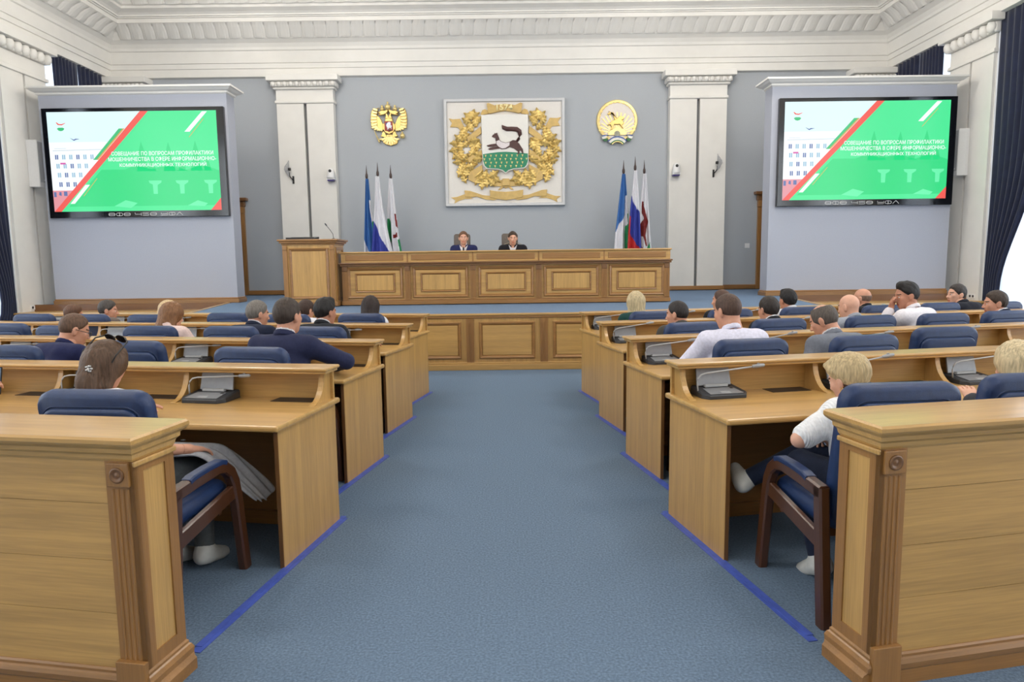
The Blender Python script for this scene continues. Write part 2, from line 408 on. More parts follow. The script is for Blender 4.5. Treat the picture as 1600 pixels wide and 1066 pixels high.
# back wall pilasters
def pilaster(x0, x1):
    p = thing('pilaster', (x0, YB, DZ), kind='structure')
    w = x1 - x0; g = w * 0.5; H = 5.45 - DZ
    MB().box(0, g - 0.035, -0.22, 0, 0.1, H).build('shaft_panel', plaster, p, bevel=0.006)
    MB().box(g + 0.035, w, -0.22, 0, 0.1, H).build('shaft_panel', plaster, p, bevel=0.006)
    MB().box(g - 0.035, g + 0.035, -0.12, 0, 0.1, H).build('groove', groove_m, p)
    m_ = MB(); m_.box(-0.03, w + 0.03, -0.26, 0, H, H + 0.07); m_.build('collar', plaster, p, bevel=0.02)
    m_ = MB(); m_.box(0, w, -0.22, 0, H + 0.07, H + 0.32); m_.build('neck', plaster, p)
    m_ = MB(); m_.box(-0.06, w + 0.06, -0.29, 0, H + 0.32, H + 0.38); m_.box(-0.1, w + 0.1, -0.33, 0, H + 0.38, H + 0.5); m_.build('echinus', plaster, p, bevel=0.03)
    m_ = MB(); m_.box(-0.17, w + 0.17, -0.42, 0, H + 0.5, H + 0.64); m_.build('abacus', plaster, p, bevel=0.015)
    m_ = MB(); n = 11
    for i in range(n):
        m_.lathe([(0, -0.07), (0.04, -0.06), (0.062, -0.01), (0.06, 0.03), (0, 0.06)], ((w + 0.2) * (i + 0.5) / n - 0.1, -0.33, H + 0.44), 8)
    smoothshade(m_.build('egg_row', plaster, p))
    m_ = MB(); m_.box(-0.02, w + 0.02, -0.25, 0, 0, 0.1); m_.build('plinth', oakmx, p, bevel=0.01)
    return p
pilaster(-5.63, -4.25); pilaster(3.9, 5.28)
pilaster(XL, XL + 0.9); pilaster(XR - 0.9, XR)
struct('baseboard_back', MB().box(XL, XR, YB - 0.05, YB, DZ, DZ + 0.11), oakmx, bevel=0.01)

# doors in the back wall, half hidden by the screen walls
def door(nm, x0, x1, openx):
    d = thing(nm, (0, 0, 0), kind='structure')
    zt = 3.02
    for xa in (x0, x1 - 0.2):
        mb = MB().box(xa, xa + 0.2, YB - 0.07, YB, DZ, zt)
        for q in (0.05, 0.1, 0.15): mb.box(xa + q - 0.008, xa + q + 0.008, YB - 0.082, YB - 0.07, DZ + 0.25, zt - 0.2)
        mb.build('door_jamb', oakmz, d)
        MB().box(xa - 0.01, xa + 0.21, YB - 0.09, YB, zt - 0.16, zt).build('corner_block', oakmz, d, bevel=0.01)
    mb = MB(); mb.box(x0 - 0.03, x1 + 0.03, YB - 0.1, YB, zt, zt + 0.14); mb.box(x0 - 0.1, x1 + 0.1, YB - 0.16, YB, zt + 0.14, zt + 0.22)
    mb.build('door_cornice', oakdx, d, bevel=0.015)
    MB().box(x0 + 0.2, x1 - 0.2, YB - 0.012, YB, DZ, zt).build('opening_dark_sheet', darkvoid, d)  # flat near-black sheet: the doorway's darkness is painted, the wall behind is closed
door('door_1', -8.1, -6.62, 0); door('door_2', 6.16, 7.66, 0)
t = thing('framed_board', (6.30, YB, 3.5), 0, 'narrow wooden frame edge above the right door beside the screen wall', 'frame')
mb = MB(); mb.box(0, 1.0, -0.05, 0, 0, 0.06); mb.box(0, 1.0, -0.05, 0, 0.86, 0.92); mb.box(0, 0.09, -0.05, 0, 0.06, 0.86); mb.box(0.91, 1.0, -0.05, 0, 0.06, 0.86)
mb.build('frame_border', oakmz, t); MB().box(0.09, 0.91, -0.02, 0, 0.06, 0.86).build('board', wallgrey, t)
t = thing('light_switch', (5.93, YB, 1.91), 0, 'small white light switch on grey wall beside right door', 'switch')
MB().box(-0.06, 0.06, -0.015, 0, -0.06, 0.06).build('plate', whitep, t, bevel=0.004)
MB().box(-0.035, -0.003, -0.024, -0.015, -0.035, 0.035).build('rocker', whitep, t, bevel=0.003)
MB().box(0.003, 0.035, -0.024, -0.015, -0.035, 0.035).build('rocker', whitep, t, bevel=0.003)
def socket(side, y, z):
    X = XL + 0.06 if side < 0 else XR - 0.06
    t = thing('wall_socket', (X, y, z), math.radians(90 if side < 0 else -90), 'double white wall socket low on the %s white pier' % ('left' if side < 0 else 'right'), 'socket')
    MB().box(-0.09, 0.09, -0.014, 0, -0.045, 0.045).build('plate', whitep, t, bevel=0.004)
    for q in (-0.045, 0.045):
        m_ = MB(); m_.lathe([(0, 0), (0.026, 0), (0.026, 0.004), (0, 0.004)], (0, 0, 0), 14)
        o = m_.build('socket_insert', charcoal, t); o.rotation_euler = (math.radians(90), 0, 0); o.location = (q, -0.014, 0)
socket(-1, 13.85, 0.78); socket(1, 13.7, 0.78)

# dais: centre part juts forward, sides fall back to the screen walls with a lower ledge
YD, XD0, XD1 = 9.93, -5.0, 4.85
YBX = 14.0
d = thing('dais', (0, 0, 0), kind='structure')
mb = MB(); mb.prism([(XD0, YD + 0.03), (XD1, YD + 0.03), (5.5, YBX - 0.1), (XR, YBX - 0.1), (XR, YB), (XL, YB), (XL, YBX - 0.1), (-5.75, YBX - 0.1)], 0, DZ - 0.012, 'z'); mb.build('dais_floor', carpet_d, d)
mb = MB(); mb.box(XD0 - 0.02, XD1 + 0.02, YD - 0.02, YD + 0.1, DZ - 0.03, DZ); mb.build('dais_nosing', oakx, d, bevel=0.01)
MB().box(XD0, XD1, YD + 0.012, YD + 0.06, 0, DZ - 0.03).build('front_board', oakz, d)
mb = MB(); mb.box(XD0, XD1, YD - 0.03, YD + 0.04, 0, 0.09); mb.box(XD0, XD1, YD - 0.015, YD + 0.04, 0.09, 0.115); mb.build('front_plinth', oakx, d, bevel=0.008)
MB().box(XD0, XD1, YD - 0.01, YD + 0.04, DZ - 0.065, DZ - 0.03).build('top_rail', oakmx, d, bevel=0.008)
seg = [-4.98, -3.89, -2.81, -1.70, -0.61, 0.47, 1.58, 2.66, 3.75, 4.83]
for i, x in enumerate(seg):
    mb = MB(); mb.box(x - 0.055, x + 0.055, YD - 0.012, YD + 0.04, 0.115, DZ - 0.065)
    for q in (-0.025, 0, 0.025): mb.box(x + q - 0.006, x + q + 0.006, YD - 0.02, YD - 0.012, 0.16, DZ - 0.13)
    mb.build('panel_stile', oakmz, d)
    if i < len(seg) - 1:
        x1 = seg[i + 1]
        m_ = MB(); frame_mould(m_, x + 0.13, x1 - 0.13, 0.17, DZ - 0.12, 0.05, YD + 0.012, 0.03); m_.build('panel_frame', oakmx, d)
        MB().box(x + 0.18, x1 - 0.18, YD - 0.002, YD + 0.012, 0.22, DZ - 0.17).build('panel', oakx, d, bevel=0.006)
for (xa, ya, xb, yb) in ((XD0, YD + 0.05, -5.75, YBX - 0.1), (XD1, YD + 0.05, 5.5, YBX - 0.1)):
    L = math.hypot(xb - xa, yb - ya); o = MB().box(0, L, -0.03, 0.03, 0, DZ).build('dais_side', oakx, d, bevel=0.006)
    o.location = (xa, ya, 0); o.rotation_euler = (0, 0, math.atan2(yb - ya, xb - xa))
for (xa, xb) in ((XL, -5.7), (5.45, XR)):
    MB().box(xa, xb, YBX - 0.62, YBX - 0.1, 0, 0.66).build('ledge_base', oakx, d)
    MB().box(xa, xb, YBX - 0.66, YBX - 0.1, 0.66, 0.7).build('ledge_top', oakx, d, bevel=0.01)
    MB().box(xa, xb, YBX - 0.13, YBX - 0.08, 0.7, DZ).build('ledge_riser', oakdx, d)

# screen walls: free-standing grey walls with cornice and wooden foot
def screen_wall(side):
    x0, x1 = (-9.33, -5.60) if side < 0 else (5.22, 8.88)
    nm = 'left' if side < 0 else 'right'
    t = thing('screen_wall', ((x0 + x1) / 2, YBX, DZ), kind='structure')
    h = (x1 - x0) / 2; H = 4.98 - DZ
    MB().box(-h, h, 0, 0.38, 0.1, H).build('wall_body', boxgrey, t)
    m_ = MB(); rings = []
    for dd, z in ((0, H - 0.02), (0.03, H), (0.03, H + 0.03), (0.08, H + 0.05), (0.13, H + 0.09), (0.15, H + 0.095), (0.15, H + 0.13), (0, H + 0.13)):
        rings.append([(-h - dd, -dd, z), (h + dd, -dd, z), (h + dd, 0.38 + dd, z), (-h - dd, 0.38 + dd, z)])
    m_.loft(rings); m_.build('wall_cornice', plaster, t)
    m_ = MB(); m_.box(-h - 0.03, h + 0.03, -0.03, 0.41, -0.01, 0.07); m_.box(-h - 0.015, h + 0.015, -0.015, 0.395, 0.07, 0.1); m_.build('foot_board', oakmx, t, bevel=0.008)
    return t
screen_wall(-1); screen_wall(1)

# ================================================================== BIG FURNITURE
def panel_set(t, x0, x1, z0, z1, y, inner=True, matp=None):
    """double raised frame with a field panel on a front facing -y"""
    m_ = MB(); frame_mould(m_, x0, x1, z0, z1, 0.055, y, 0.035); m_.build('panel_frame', oakmx, t)
    if inner:
        w = 0.14
        m_ = MB(); frame_mould(m_, x0 + w, x1 - w, z0 + w * 0.75, z1 - w * 0.75, 0.035, y, 0.025); m_.build('inner_frame', oakmx, t)
        MB().box(x0 + w + 0.035, x1 - w - 0.035, y - 0.012, y, z0 + w * 0.75 + 0.035, z1 - w * 0.75 - 0.035).build('panel', oakz, t, bevel=0.004)
    else:
        MB().box(x0 + 0.05, x1 - 0.05, y - 0.01, y, z0 + 0.05, z1 - 0.05).build('panel', matp or oakz, t, bevel=0.004)
YP = 12.4
t = thing('presidium_table', (0, YP, DZ), 0, 'long oak presidium table with five carved front panels on the dais', 'table')
PX_ = [-3.06, -1.875, -0.69, 0.5, 1.685, 2.87]
MB().box(PX_[0], PX_[-1], 0.05, 0.09, 0.02, 0.70).build('front_board', oakx, t)
for xa in (PX_[0], PX_[-1] - 0.05): MB().box(xa, xa + 0.05, 0.05, 0.95, 0, 0.76).build('end_panel', oakz, t)
MB().box(PX_[0], PX_[-1], 0.3, 0.95, 0.72, 0.76).build('table_top', oakx, t, bevel=0.01)
MB().box(PX_[0] - 0.01, PX_[-1] + 0.01, 0.03, 0.34, 0.755, 0.93).build('riser_board', oakx, t)
mb = MB(); mb.box(PX_[0] - 0.03, PX_[-1] + 0.03, -0.01, 0.38, 0.93, 0.96); mb.build('riser_cap', oakx, t, bevel=0.012)
mb = MB(); mb.box(PX_[0] - 0.04, PX_[-1] + 0.04, -0.04, 0.09, 0.735, 0.765); mb.box(PX_[0] - 0.025, PX_[-1] + 0.025, -0.02, 0.09, 0.70, 0.735); mb.build('ledge_moulding', oakdx, t, bevel=0.008)
mb = MB(); mb.box(PX_[0] - 0.02, PX_[-1] + 0.02, 0.0, 0.09, 0, 0.07); mb.box(PX_[0] - 0.01, PX_[-1] + 0.01, 0.02, 0.09, 0.07, 0.095); mb.build('plinth', oakmx, t, bevel=0.008)
for i, x in enumerate(PX_):
    xc = min(max(x, PX_[0] + 0.05), PX_[-1] - 0.05)
    mb = MB(); mb.box(xc - 0.05, xc + 0.05, 0.012, 0.09, 0.095, 0.70)
    for q in (-0.024, 0, 0.024): mb.box(xc + q - 0.006, xc + q + 0.006, 0.004, 0.012, 0.13, 0.60)
    st = mb.build('stile', oakmz, t)
    MB().box(xc - 0.045, xc + 0.045, -0.005, 0.012, 0.61, 0.695).build('rosette_block', oakdz, st, bevel=0.006)
    if i < 5:
        x1 = PX_[i + 1]
        panel_set(t, x + 0.09, x1 - 0.09, 0.12, 0.675, 0.05)
        MB().box(x + 0.07, x1 - 0.07, 0.018, 0.03, 0.80, 0.90).build('riser_panel', oakmx, t, bevel=0.008)
        if i: MB().box(x - 0.012, x + 0.012, 0.02, 0.03, 0.765, 0.93).build('riser_joint', oakmz, t)

t = thing('lectern', (-4.1, 12.2, DZ), 0, 'tall oak lectern standing left of the presidium table', 'lectern')
MB().box(0.05, 0.97, 0.03, 0.68, 0, 1.1).build('body', oakz, t)
mb = MB(); mb.box(0.03, 0.99, 0.01, 0.70, 1.09, 1.12); mb.box(0.0, 1.02, -0.02, 0.73, 1.12, 1.155); mb.box(-0.025, 1.045, -0.045, 0.755, 1.155, 1.19); mb.build('top_moulding', oakmx, t, bevel=0.01)
mb = MB(); mb.box(0.02, 1.0, 0.0, 0.71, 0, 0.08); mb.build('plinth', oakmx, t, bevel=0.01)
for xa in (0.05, 0.89):
    st = MB().box(xa, xa + 0.08, 0.008, 0.03, 0.08, 1.0).build('stile', oakmz, t)
    MB().box(xa, xa + 0.08, -0.004, 0.03, 1.0, 1.085).build('rosette_block', oakmz, st, bevel=0.008)
panel_set(t, 0.16, 0.86, 0.13, 1.03, 0.03, inner=False)
m_ = MB(); m_.box(0.97, 0.985, 0.1, 0.16, 0.1, 1.05); m_.box(0.97, 0.985, 0.55, 0.61, 0.1, 1.05); m_.box(0.97, 0.985, 0.16, 0.55, 1.0, 1.05); m_.box(0.97, 0.985, 0.16, 0.55, 0.1, 0.15); m_.build('side_frame', oakmz, t)
t = thing('reading_stand', (-3.83, 12.42, DZ + 1.19), 0, 'flat black reading stand lying on the lectern top', 'stand')
mb = MB(); mb.prism([(-0.14, 0), (0.2, 0), (0.2, 0.055), (-0.14, 0.02)], -0.17, 0.33, 'x'); mb.build('slab', blackp, t, bevel=0.004)
MB().box(-0.17, 0.33, -0.15, -0.135, 0, 0.035).build('lip', blackp, t, bevel=0.003)
t = thing('lectern_microphone', (-3.22, 12.55, DZ + 1.19), 0, 'thin gooseneck microphone rising from the lectern', 'microphone')
MB().lathe([(0, 0), (0.035, 0), (0.035, 0.015), (0.012, 0.025), (0, 0.025)], (0, 0, 0), 14).build('base', charcoal, t)
smoothshade(MB().tube([(0, 0, 0.02), (-0.01, 0, 0.1), (-0.05, -0.02, 0.17), (-0.1, -0.04, 0.24)], 0.005, 8).build('gooseneck', charcoal, t))
smoothshade(MB().tube([(-0.1, -0.04, 0.24), (-0.105, -0.043, 0.25), (-0.13, -0.05, 0.285), (-0.135, -0.052, 0.29)], [0.005, 0.011, 0.011, 0.004], 8).build('capsule', charcoal, t))

# ------------------------------------------------------------------ desk rows
TH = math.radians(11.3)
FL = [(-1.08, 4.08), (-1.06, 5.45), (-1.03, 6.89), (-1.02, 8.22)]
FR = [(0.96, 4.10), (0.92, 5.45), (0.88, 6.85), (0.84, 8.20)]
MOD, NM = 0.88, 6
ROWW = ['nearest', 'second', 'third', 'farthest']
SEATW = ['aisle seat', 'second seat', 'third seat', 'fourth seat', 'fifth seat', 'sixth seat']
def frame(side, k):
    F = (FL if side < 0 else FR)[k]
    return Vector((F[0], F[1], 0)), ((-TH if k else -math.radians(9.8)) if side < 0 else TH)
def rowpt(side, k, u, v, z=0.0):
    """u outward from the aisle, v towards the stage, in the frame of a desk row"""
    F, rz = frame(side, k); x = u * side
    return Vector((F[0] + x * math.cos(rz) - v * math.sin(rz), F[1] + x * math.sin(rz) + v * math.cos(rz), z))
def bracket_mesh():
    cur = []
    for i in range(10):
        s_ = i / 9                                    # 0 at shelf, 1 at foot
        a = s_ * math.pi / 2
        cur.append((-0.10 - 0.14 * (1 - math.cos(a)), 0.925 - 0.165 * math.sin(a) * 0.93 - 0.0115 * s_))
    poly = [(-0.015, 0.757), (-0.015, 0.925)] + cur + [(-0.24, 0.757)]
    return poly, cur
def desk_row(side, k):
    F, rz = frame(side, k); sd = 'left' if side < 0 else 'right'
    L = MOD * NM + 0.06
    t = thing('desk_row', F, rz, '%s desk row on the %s of the aisle, light oak with raised shelf' % (ROWW[k], sd), 'desk', 'curved rows of delegate desks')
    S = side; t.scale = (1, 1, 1.012)
    def bx(x0, x1, *r): return MB().box(min(S * x0, S * x1), max(S * x0, S * x1), *r)
    for xa in (0.0, L - 0.026):
        ep = bx(xa, xa + 0.026, -0.69, 0.0, 0.0, 0.725).build('end_panel', oakz, t, bevel=0.003)
        bx(xa + 0.002, xa + 0.024, -0.692, -0.689, 0.0, 0.725).build('edge_strip', oakdz, ep)
    bx(-0.025, L + 0.025, -0.74, 0.025, 0.725, 0.757).build('desktop', oakx, t, bevel=0.011)
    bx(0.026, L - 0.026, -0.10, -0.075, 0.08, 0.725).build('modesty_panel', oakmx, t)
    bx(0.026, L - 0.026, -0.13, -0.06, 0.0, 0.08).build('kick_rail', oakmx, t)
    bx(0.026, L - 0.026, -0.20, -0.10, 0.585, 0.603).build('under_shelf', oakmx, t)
    bx(0.0, L, -0.02, 0.0, 0.757, 0.925).build('riser_panel', oakx, t)
    mb = bx(-0.03, L + 0.03, -0.16, 0.03, 0.938, 0.958); mb.build('shelf_top', oakx, t, bevel=0.009)
    mb = bx(-0.018, L + 0.018, -0.148, 0.02, 0.922, 0.938); mb.build('shelf_moulding', oakx, t, bevel=0.006)
    for i in range(NM + 1):
        x = 0.03 + MOD * i
        o = link('bracket', BRK, t); o.location = (S * x, 0, 0)
        e = link('edge_band', BRKE, o)
        if i and i % 2 == 0 and i < NM: bx(x - 0.012, x + 0.012, -0.6, -0.1, 0.08, 0.725).build('support_panel', oakmz, t)
    for i in range(NM):
        # dark plate let into the desktop at the viewer's right of each place
        xl = S * (0.03 + MOD * (i + (1 if S < 0 else 0)))          # left edge of the place in local x
        MB().box(xl + 0.57, xl + 0.83, -0.15, -0.03, 0.757, 0.7595).build('cable_plate', padm, t)
    return t
poly, cur = bracket_mesh()
mb = MB(); mb.prism(poly, -0.013, 0.013, 'x'); BRK = mb.mesh('bracket', oakz)
mb = MB(); rings = []
for (a, b) in cur + [(-0.245, 0.757)]:
    rings.append([(-0.017, a + 0.012, b), (0.017, a + 0.012, b), (0.017, a - 0.004, b), (-0.017, a - 0.004, b)])
mb.loft(rings); BRKE = mb.mesh('edge_band', oakz)
for sd in (-1, 1):
    for kk in range(4): desk_row(sd, kk)

# ------------------------------------------------------------------ rear barriers
def barrier(side):
    F, rz = frame(side, 0); S = side; sd = 'left' if side < 0 else 'right'
    t = thing('barrier', rowpt(side, 0, -0.06 if side < 0 else -0.015, -1.785), rz, 'waist-high oak barrier with fluted corner strip, %s foreground' % sd, 'barrier', 'oak barriers behind the last seats')
    L, D, H = 5.4, 0.215, 0.992
    def bx(x0, x1, *r): return MB().box(min(S * x0, S * x1), max(S * x0, S * x1), *r)
    bx(0.02, L, 0.02, D - 0.02, 0.02, H - 0.06).build('core', oakx, t)
    m_ = MB(); rings = []
    for o_, z in ((0.0, H - 0.095), (0.006, H - 0.085), (0.01, H - 0.07), (0.022, H - 0.06), (0.024, H - 0.045), (0.045, H - 0.03), (0.05, H - 0.022), (0.05, H - 0.008), (0.042, H), (0.0, H)):
        x0_, x1_ = -o_ * 0.8, L + o_
        rings.append([(S * x0_, -o_, z), (S * x1_, -o_, z), (S * x1_, D + o_, z), (S * x0_, D + o_, z)])
    m_.loft(rings); m_.build('cap_moulding', oakx, t)
    m_ = MB(); rings = []
    for o_, q_, z in ((0.034, 0.008, 0.0), (0.034, 0.008, 0.045), (0.026, 0.008, 0.055), (0.02, 0.014, 0.064), (0.02, 0.018, 0.085), (0.012, 0.012, 0.1), (0.006, 0.006, 0.105), (0.006, 0.006, 0.115), (0.0, 0.0, 0.122)):
        rings.append([(S * (-o_), -q_, z), (S * (L + o_), -q_, z), (S * (L + o_), D + q_, z), (S * (-o_), D + q_, z)])
    m_.loft(rings); m_.build('base_moulding', oakmx, t)
    # veneer boards of the rear face
    zz = [0.12, 0.33, 0.53, 0.74, H - 0.09]
    for i in range(4):
        bx(0.11, L, 0.004, 0.02, zz[i] + 0.0008, zz[i + 1] - 0.0008).build('board', oakx, t)
    # fluted corner strip with rosette block
    m_ = bx(0.0, 0.11, 0.0, 0.02, 0.12, H - 0.09)
    st = m_.build('corner_strip', oakmz, t)
    for i in range(4):
        xx = 0.026 + i * 0.0195
        m2 = MB()
        m2.tube([(S * xx, 0.0022, 0.16), (S * xx, 0.0022, H - 0.195)], 0.0066, 8); m2.build('flute', oakmz, st)
    bl = bx(0.012, 0.098, -0.012, 0.002, H - 0.185, H - 0.1).build('rosette_block', oakmz, st, bevel=0.003)
    m2 = MB(); m2.lathe([(0.028, 0), (0.028, 0.004), (0.022, 0.006), (0.016, 0.001), (0.009, 0.001), (0.0, 0.006)], (0, 0, 0), 20)
    o = smoothshade(m2.build('rosette', oakdz, bl)); o.rotation_euler = (math.radians(90), 0, 0); o.location = (S * 0.055, -0.0115, H - 0.1425)
    bx(-0.004, 0.115, -0.022, 0.0, 0.0, 0.16).build('strip_foot', oakmz, st, bevel=0.003)
    # end face towards the aisle: frame and panel
    def ex(x0, x1, *r): return bx(-x1, -x0, *r)
    fr = MB()
    for (y0, y1, z0, z1) in ((0.0, 0.05, 0.12, H - 0.09), (D - 0.05, D, 0.12, H - 0.09), (0.05, D - 0.05, 0.12, 0.17), (0.05, D - 0.05, H - 0.14, H - 0.09)):
        x0_, x1_ = sorted((0.0, S * 0.02)); fr.box(x0_, x1_, y0, y1, z0, z1)
    fr.build('end_frame', oakmz, t)
    m_ = MB(); fm = []
    x0_, x1_ = sorted((S * 0.006, S * 0.02)); m_.box(x0_, x1_, 0.05, D - 0.05, 0.17, H - 0.14); m_.build('end_panel', oakz, t)
    m_ = MB(); x0_, x1_ = sorted((S * -0.012, 0.0)); m_.box(x0_, x1_, -0.005, D + 0.005, H - 0.115, H - 0.095); m_.build('end_cap_bead', oakz, t, bevel=0.005)
barrier(-1); barrier(1)

# blue tape strips on the carpet, one per row, in line with the desk ends
for sd in (-1, 1):
    for kk in range(4):
        F, rz = frame(sd, kk)
        m_ = MB(); L = 1.47 if kk == 0 else 1.25
        xs = sorted((sd * -0.042, sd * 0.0))
        m_.box(xs[0], xs[1], -L, 0.02, 0.0005, 0.003)
        xs = sorted((sd * -0.024, sd * 0.008)); m_.box(xs[0], xs[1], -L + 0.04, 0.045, 0.003, 0.005)
        o = m_.build('floor_tape', tape_m); o.location = F; o.rotation_euler = (0, 0, rz)
        tag(o, 'blue tape strip on the carpet beside the %s %s desk row' % (ROWW[kk], 'left' if sd < 0 else 'right'), 'tape', 'blue tape strips along the aisle')

# ------------------------------------------------------------------ chairs
def rrect(w, h, r, n=4):
    """rounded rectangle outline, centred"""
    pts = []
    for cx, cy, a in ((w / 2 - r, h / 2 - r, 0), (-w / 2 + r, h / 2 - r, 90), (-w / 2 + r, -h / 2 + r, 180), (w / 2 - r, -h / 2 + r, 270)):
        pts += arc(cx, cy, r, a, a + 90, n)
    return pts
def cushion(w, h, d, r, ed, plane='xz'):
    """soft slab: rounded outline, pillowed edge; thickness d along the remaining axis"""
    rings = []
    for t_, sh in ((0.0, ed), (0.12, ed * 0.45), (0.3, 0.0), (0.7, 0.0), (0.88, ed * 0.45), (1.0, ed)):
        o = rrect(w - 2 * sh, h - 2 * sh, max(0.01, r - sh), 5)
        yy = -d / 2 + d * t_
        rings.append([(x, yy, z) for x, z in o] if plane == 'xz' else [(x, z, yy) for x, z in o])
    return MB().loft(rings)
def make_chair():
    t = thing('conference_chair', (0, 0, 0), 0, 'x', 'chair', 'blue leather conference chairs')
    o = smoothshade(cushion(0.53, 0.52, 0.10, 0.07, 0.03, 'xy').build('seat', leather, t)); o.location = (0, 0.02, 0.44)
    tilt = math.radians(9)
    b = smoothshade(cushion(0.52, 0.64, 0.085, 0.075, 0.022).build('backrest', leather, t)); b.location = (0, -0.25, 0.735); b.rotation_euler = (tilt, 0, 0)
    p = smoothshade(cushion(0.44, 0.53, 0.035, 0.06, 0.012).build('back_panel', leather, b)); p.location = (0, -0.048, -0.012)
    w = MB(); ol = rrect(0.452, 0.545, 0.066, 5); pts = [(x, -0.041, z - 0.012) for x, z in ol]
    rg = []
    for i in range(len(pts)):
        x, y, z = pts[i]; rg.append([(x * (1 + 0.012 * math.cos(a)), y + 0.006 * math.sin(a), z * (1 + 0.012 * math.cos(a))) for a in [math.pi * 2 * j / 6 for j in range(6)]])
    rg.append(rg[0]); w.loft(rg, caps=False); smoothshade(w.build('piping', leather, b))
    for s_ in (-1, 1):
        x = s_ * 0.30
        path = [(x, 0.30, 0.0), (x, 0.275, 0.2), (x, 0.25, 0.40), (x, 0.232, 0.485), (x, 0.20, 0.545), (x, 0.145, 0.585), (x, 0.08, 0.598), (x, -0.1, 0.592), (x, -0.27, 0.58)]
        MB().tube(path, 0, flat=(0.062, 0.048), up=(1, 0, 0)).build('arm_frame', walnut, t)
        MB().tube([(x, -0.25, 0.60), (x, -0.27, 0.38), (x, -0.31, 0.0)], 0, flat=(0.062, 0.048), up=(1, 0, 0)).build('rear_leg', walnut, t)
        MB().tube([(x, 0.245, 0.44), (x, -0.28, 0.36)], 0, flat=(0.075, 0.028), up=(1, 0, 0)).build('side_rail', walnut, t)
        m_ = MB().tube([(x, 0.15, 0.607), (x, 0.11, 0.621), (x, 0.0, 0.624), (x, -0.12, 0.618), (x, -0.16, 0.608)], 0, flat=(0.028, 0.052), up=(1, 0, 0))
        m_.build('arm_pad', leather, t, bevel=0.006)
    MB().tube([(-0.30, 0.1, 0.385), (0.30, 0.1, 0.385)], 0, flat=(0.03, 0.05), up=(0, 0, 1)).build('cross_rail', walnut, t)
    MB().tube([(-0.30, -0.2, 0.385), (0.30, -0.2, 0.385)], 0, flat=(0.03, 0.05), up=(0, 0, 1)).build('cross_rail', walnut, t)
    return t
chair0 = make_chair(); chair_used = False
# seats: (side, row) -> list of (u, v of the chair centre, turn in degrees, occupied)
SEATS = {
 (-1, 0): [(0.50, -1.02, 3), (1.72, -1.0, 0), (2.6, -0.9, 0)],
 (-1, 1): [(0.38, -0.92, 0), (1.46, -0.66, -2), (2.18, -1.0, 3), (3.1, -0.7, 0)],
 (-1, 2): [(0.37, -0.97, 0), (1.17, -0.98, 0), (1.96, -1.0, 2), (2.84, -1.03, 0), (3.64, -0.85, 0)],
 (-1, 3): [(0.36, -0.82, 0), (1.15, -0.95, 2), (1.96, -0.76, 0), (2.74, -1.04, 0), (3.52, -1.02, 0), (4.28, -1.0, 3)],
 (1, 0): [(0.425, -1.11, -7), (1.16, -1.06, -6), (2.2, -0.9, 0)],
 (1, 1): [(0.45, -0.82, -2), (1.26, -0.84, 2), (2.20, -0.55, -4), (3.18, -0.56, 0)],
 (1, 2): [(0.39, -0.95, 3), (1.26, -0.87, 0), (2.19, -0.84, 2), (2.96, -0.86, -2), (3.70, -0.8, 0)],
 (1, 3): [(0.38, -0.98, 0), (1.22, -1.0, 3), (2.10, -0.97, 0), (3.06, -1.02, 0), (3.88, -0.92, 0), (4.62, -1.02, 0)],
}
for (sd, kk), lst in SEATS.items():
    F, rz = frame(sd, kk)
    for i, (u, v, a) in enumerate(lst):
        if not chair_used: o = chair0; chair_used = True
        else: o = clone(chair0)
        o.location = rowpt(sd, kk, u, v); o.rotation_euler = (0, 0, rz + math.radians(a))
        o['label'] = 'blue leather wooden-armed chair, %s of the %s %s desk row' % (SEATW[i], ROWW[kk], 'left' if sd < 0 else 'right')

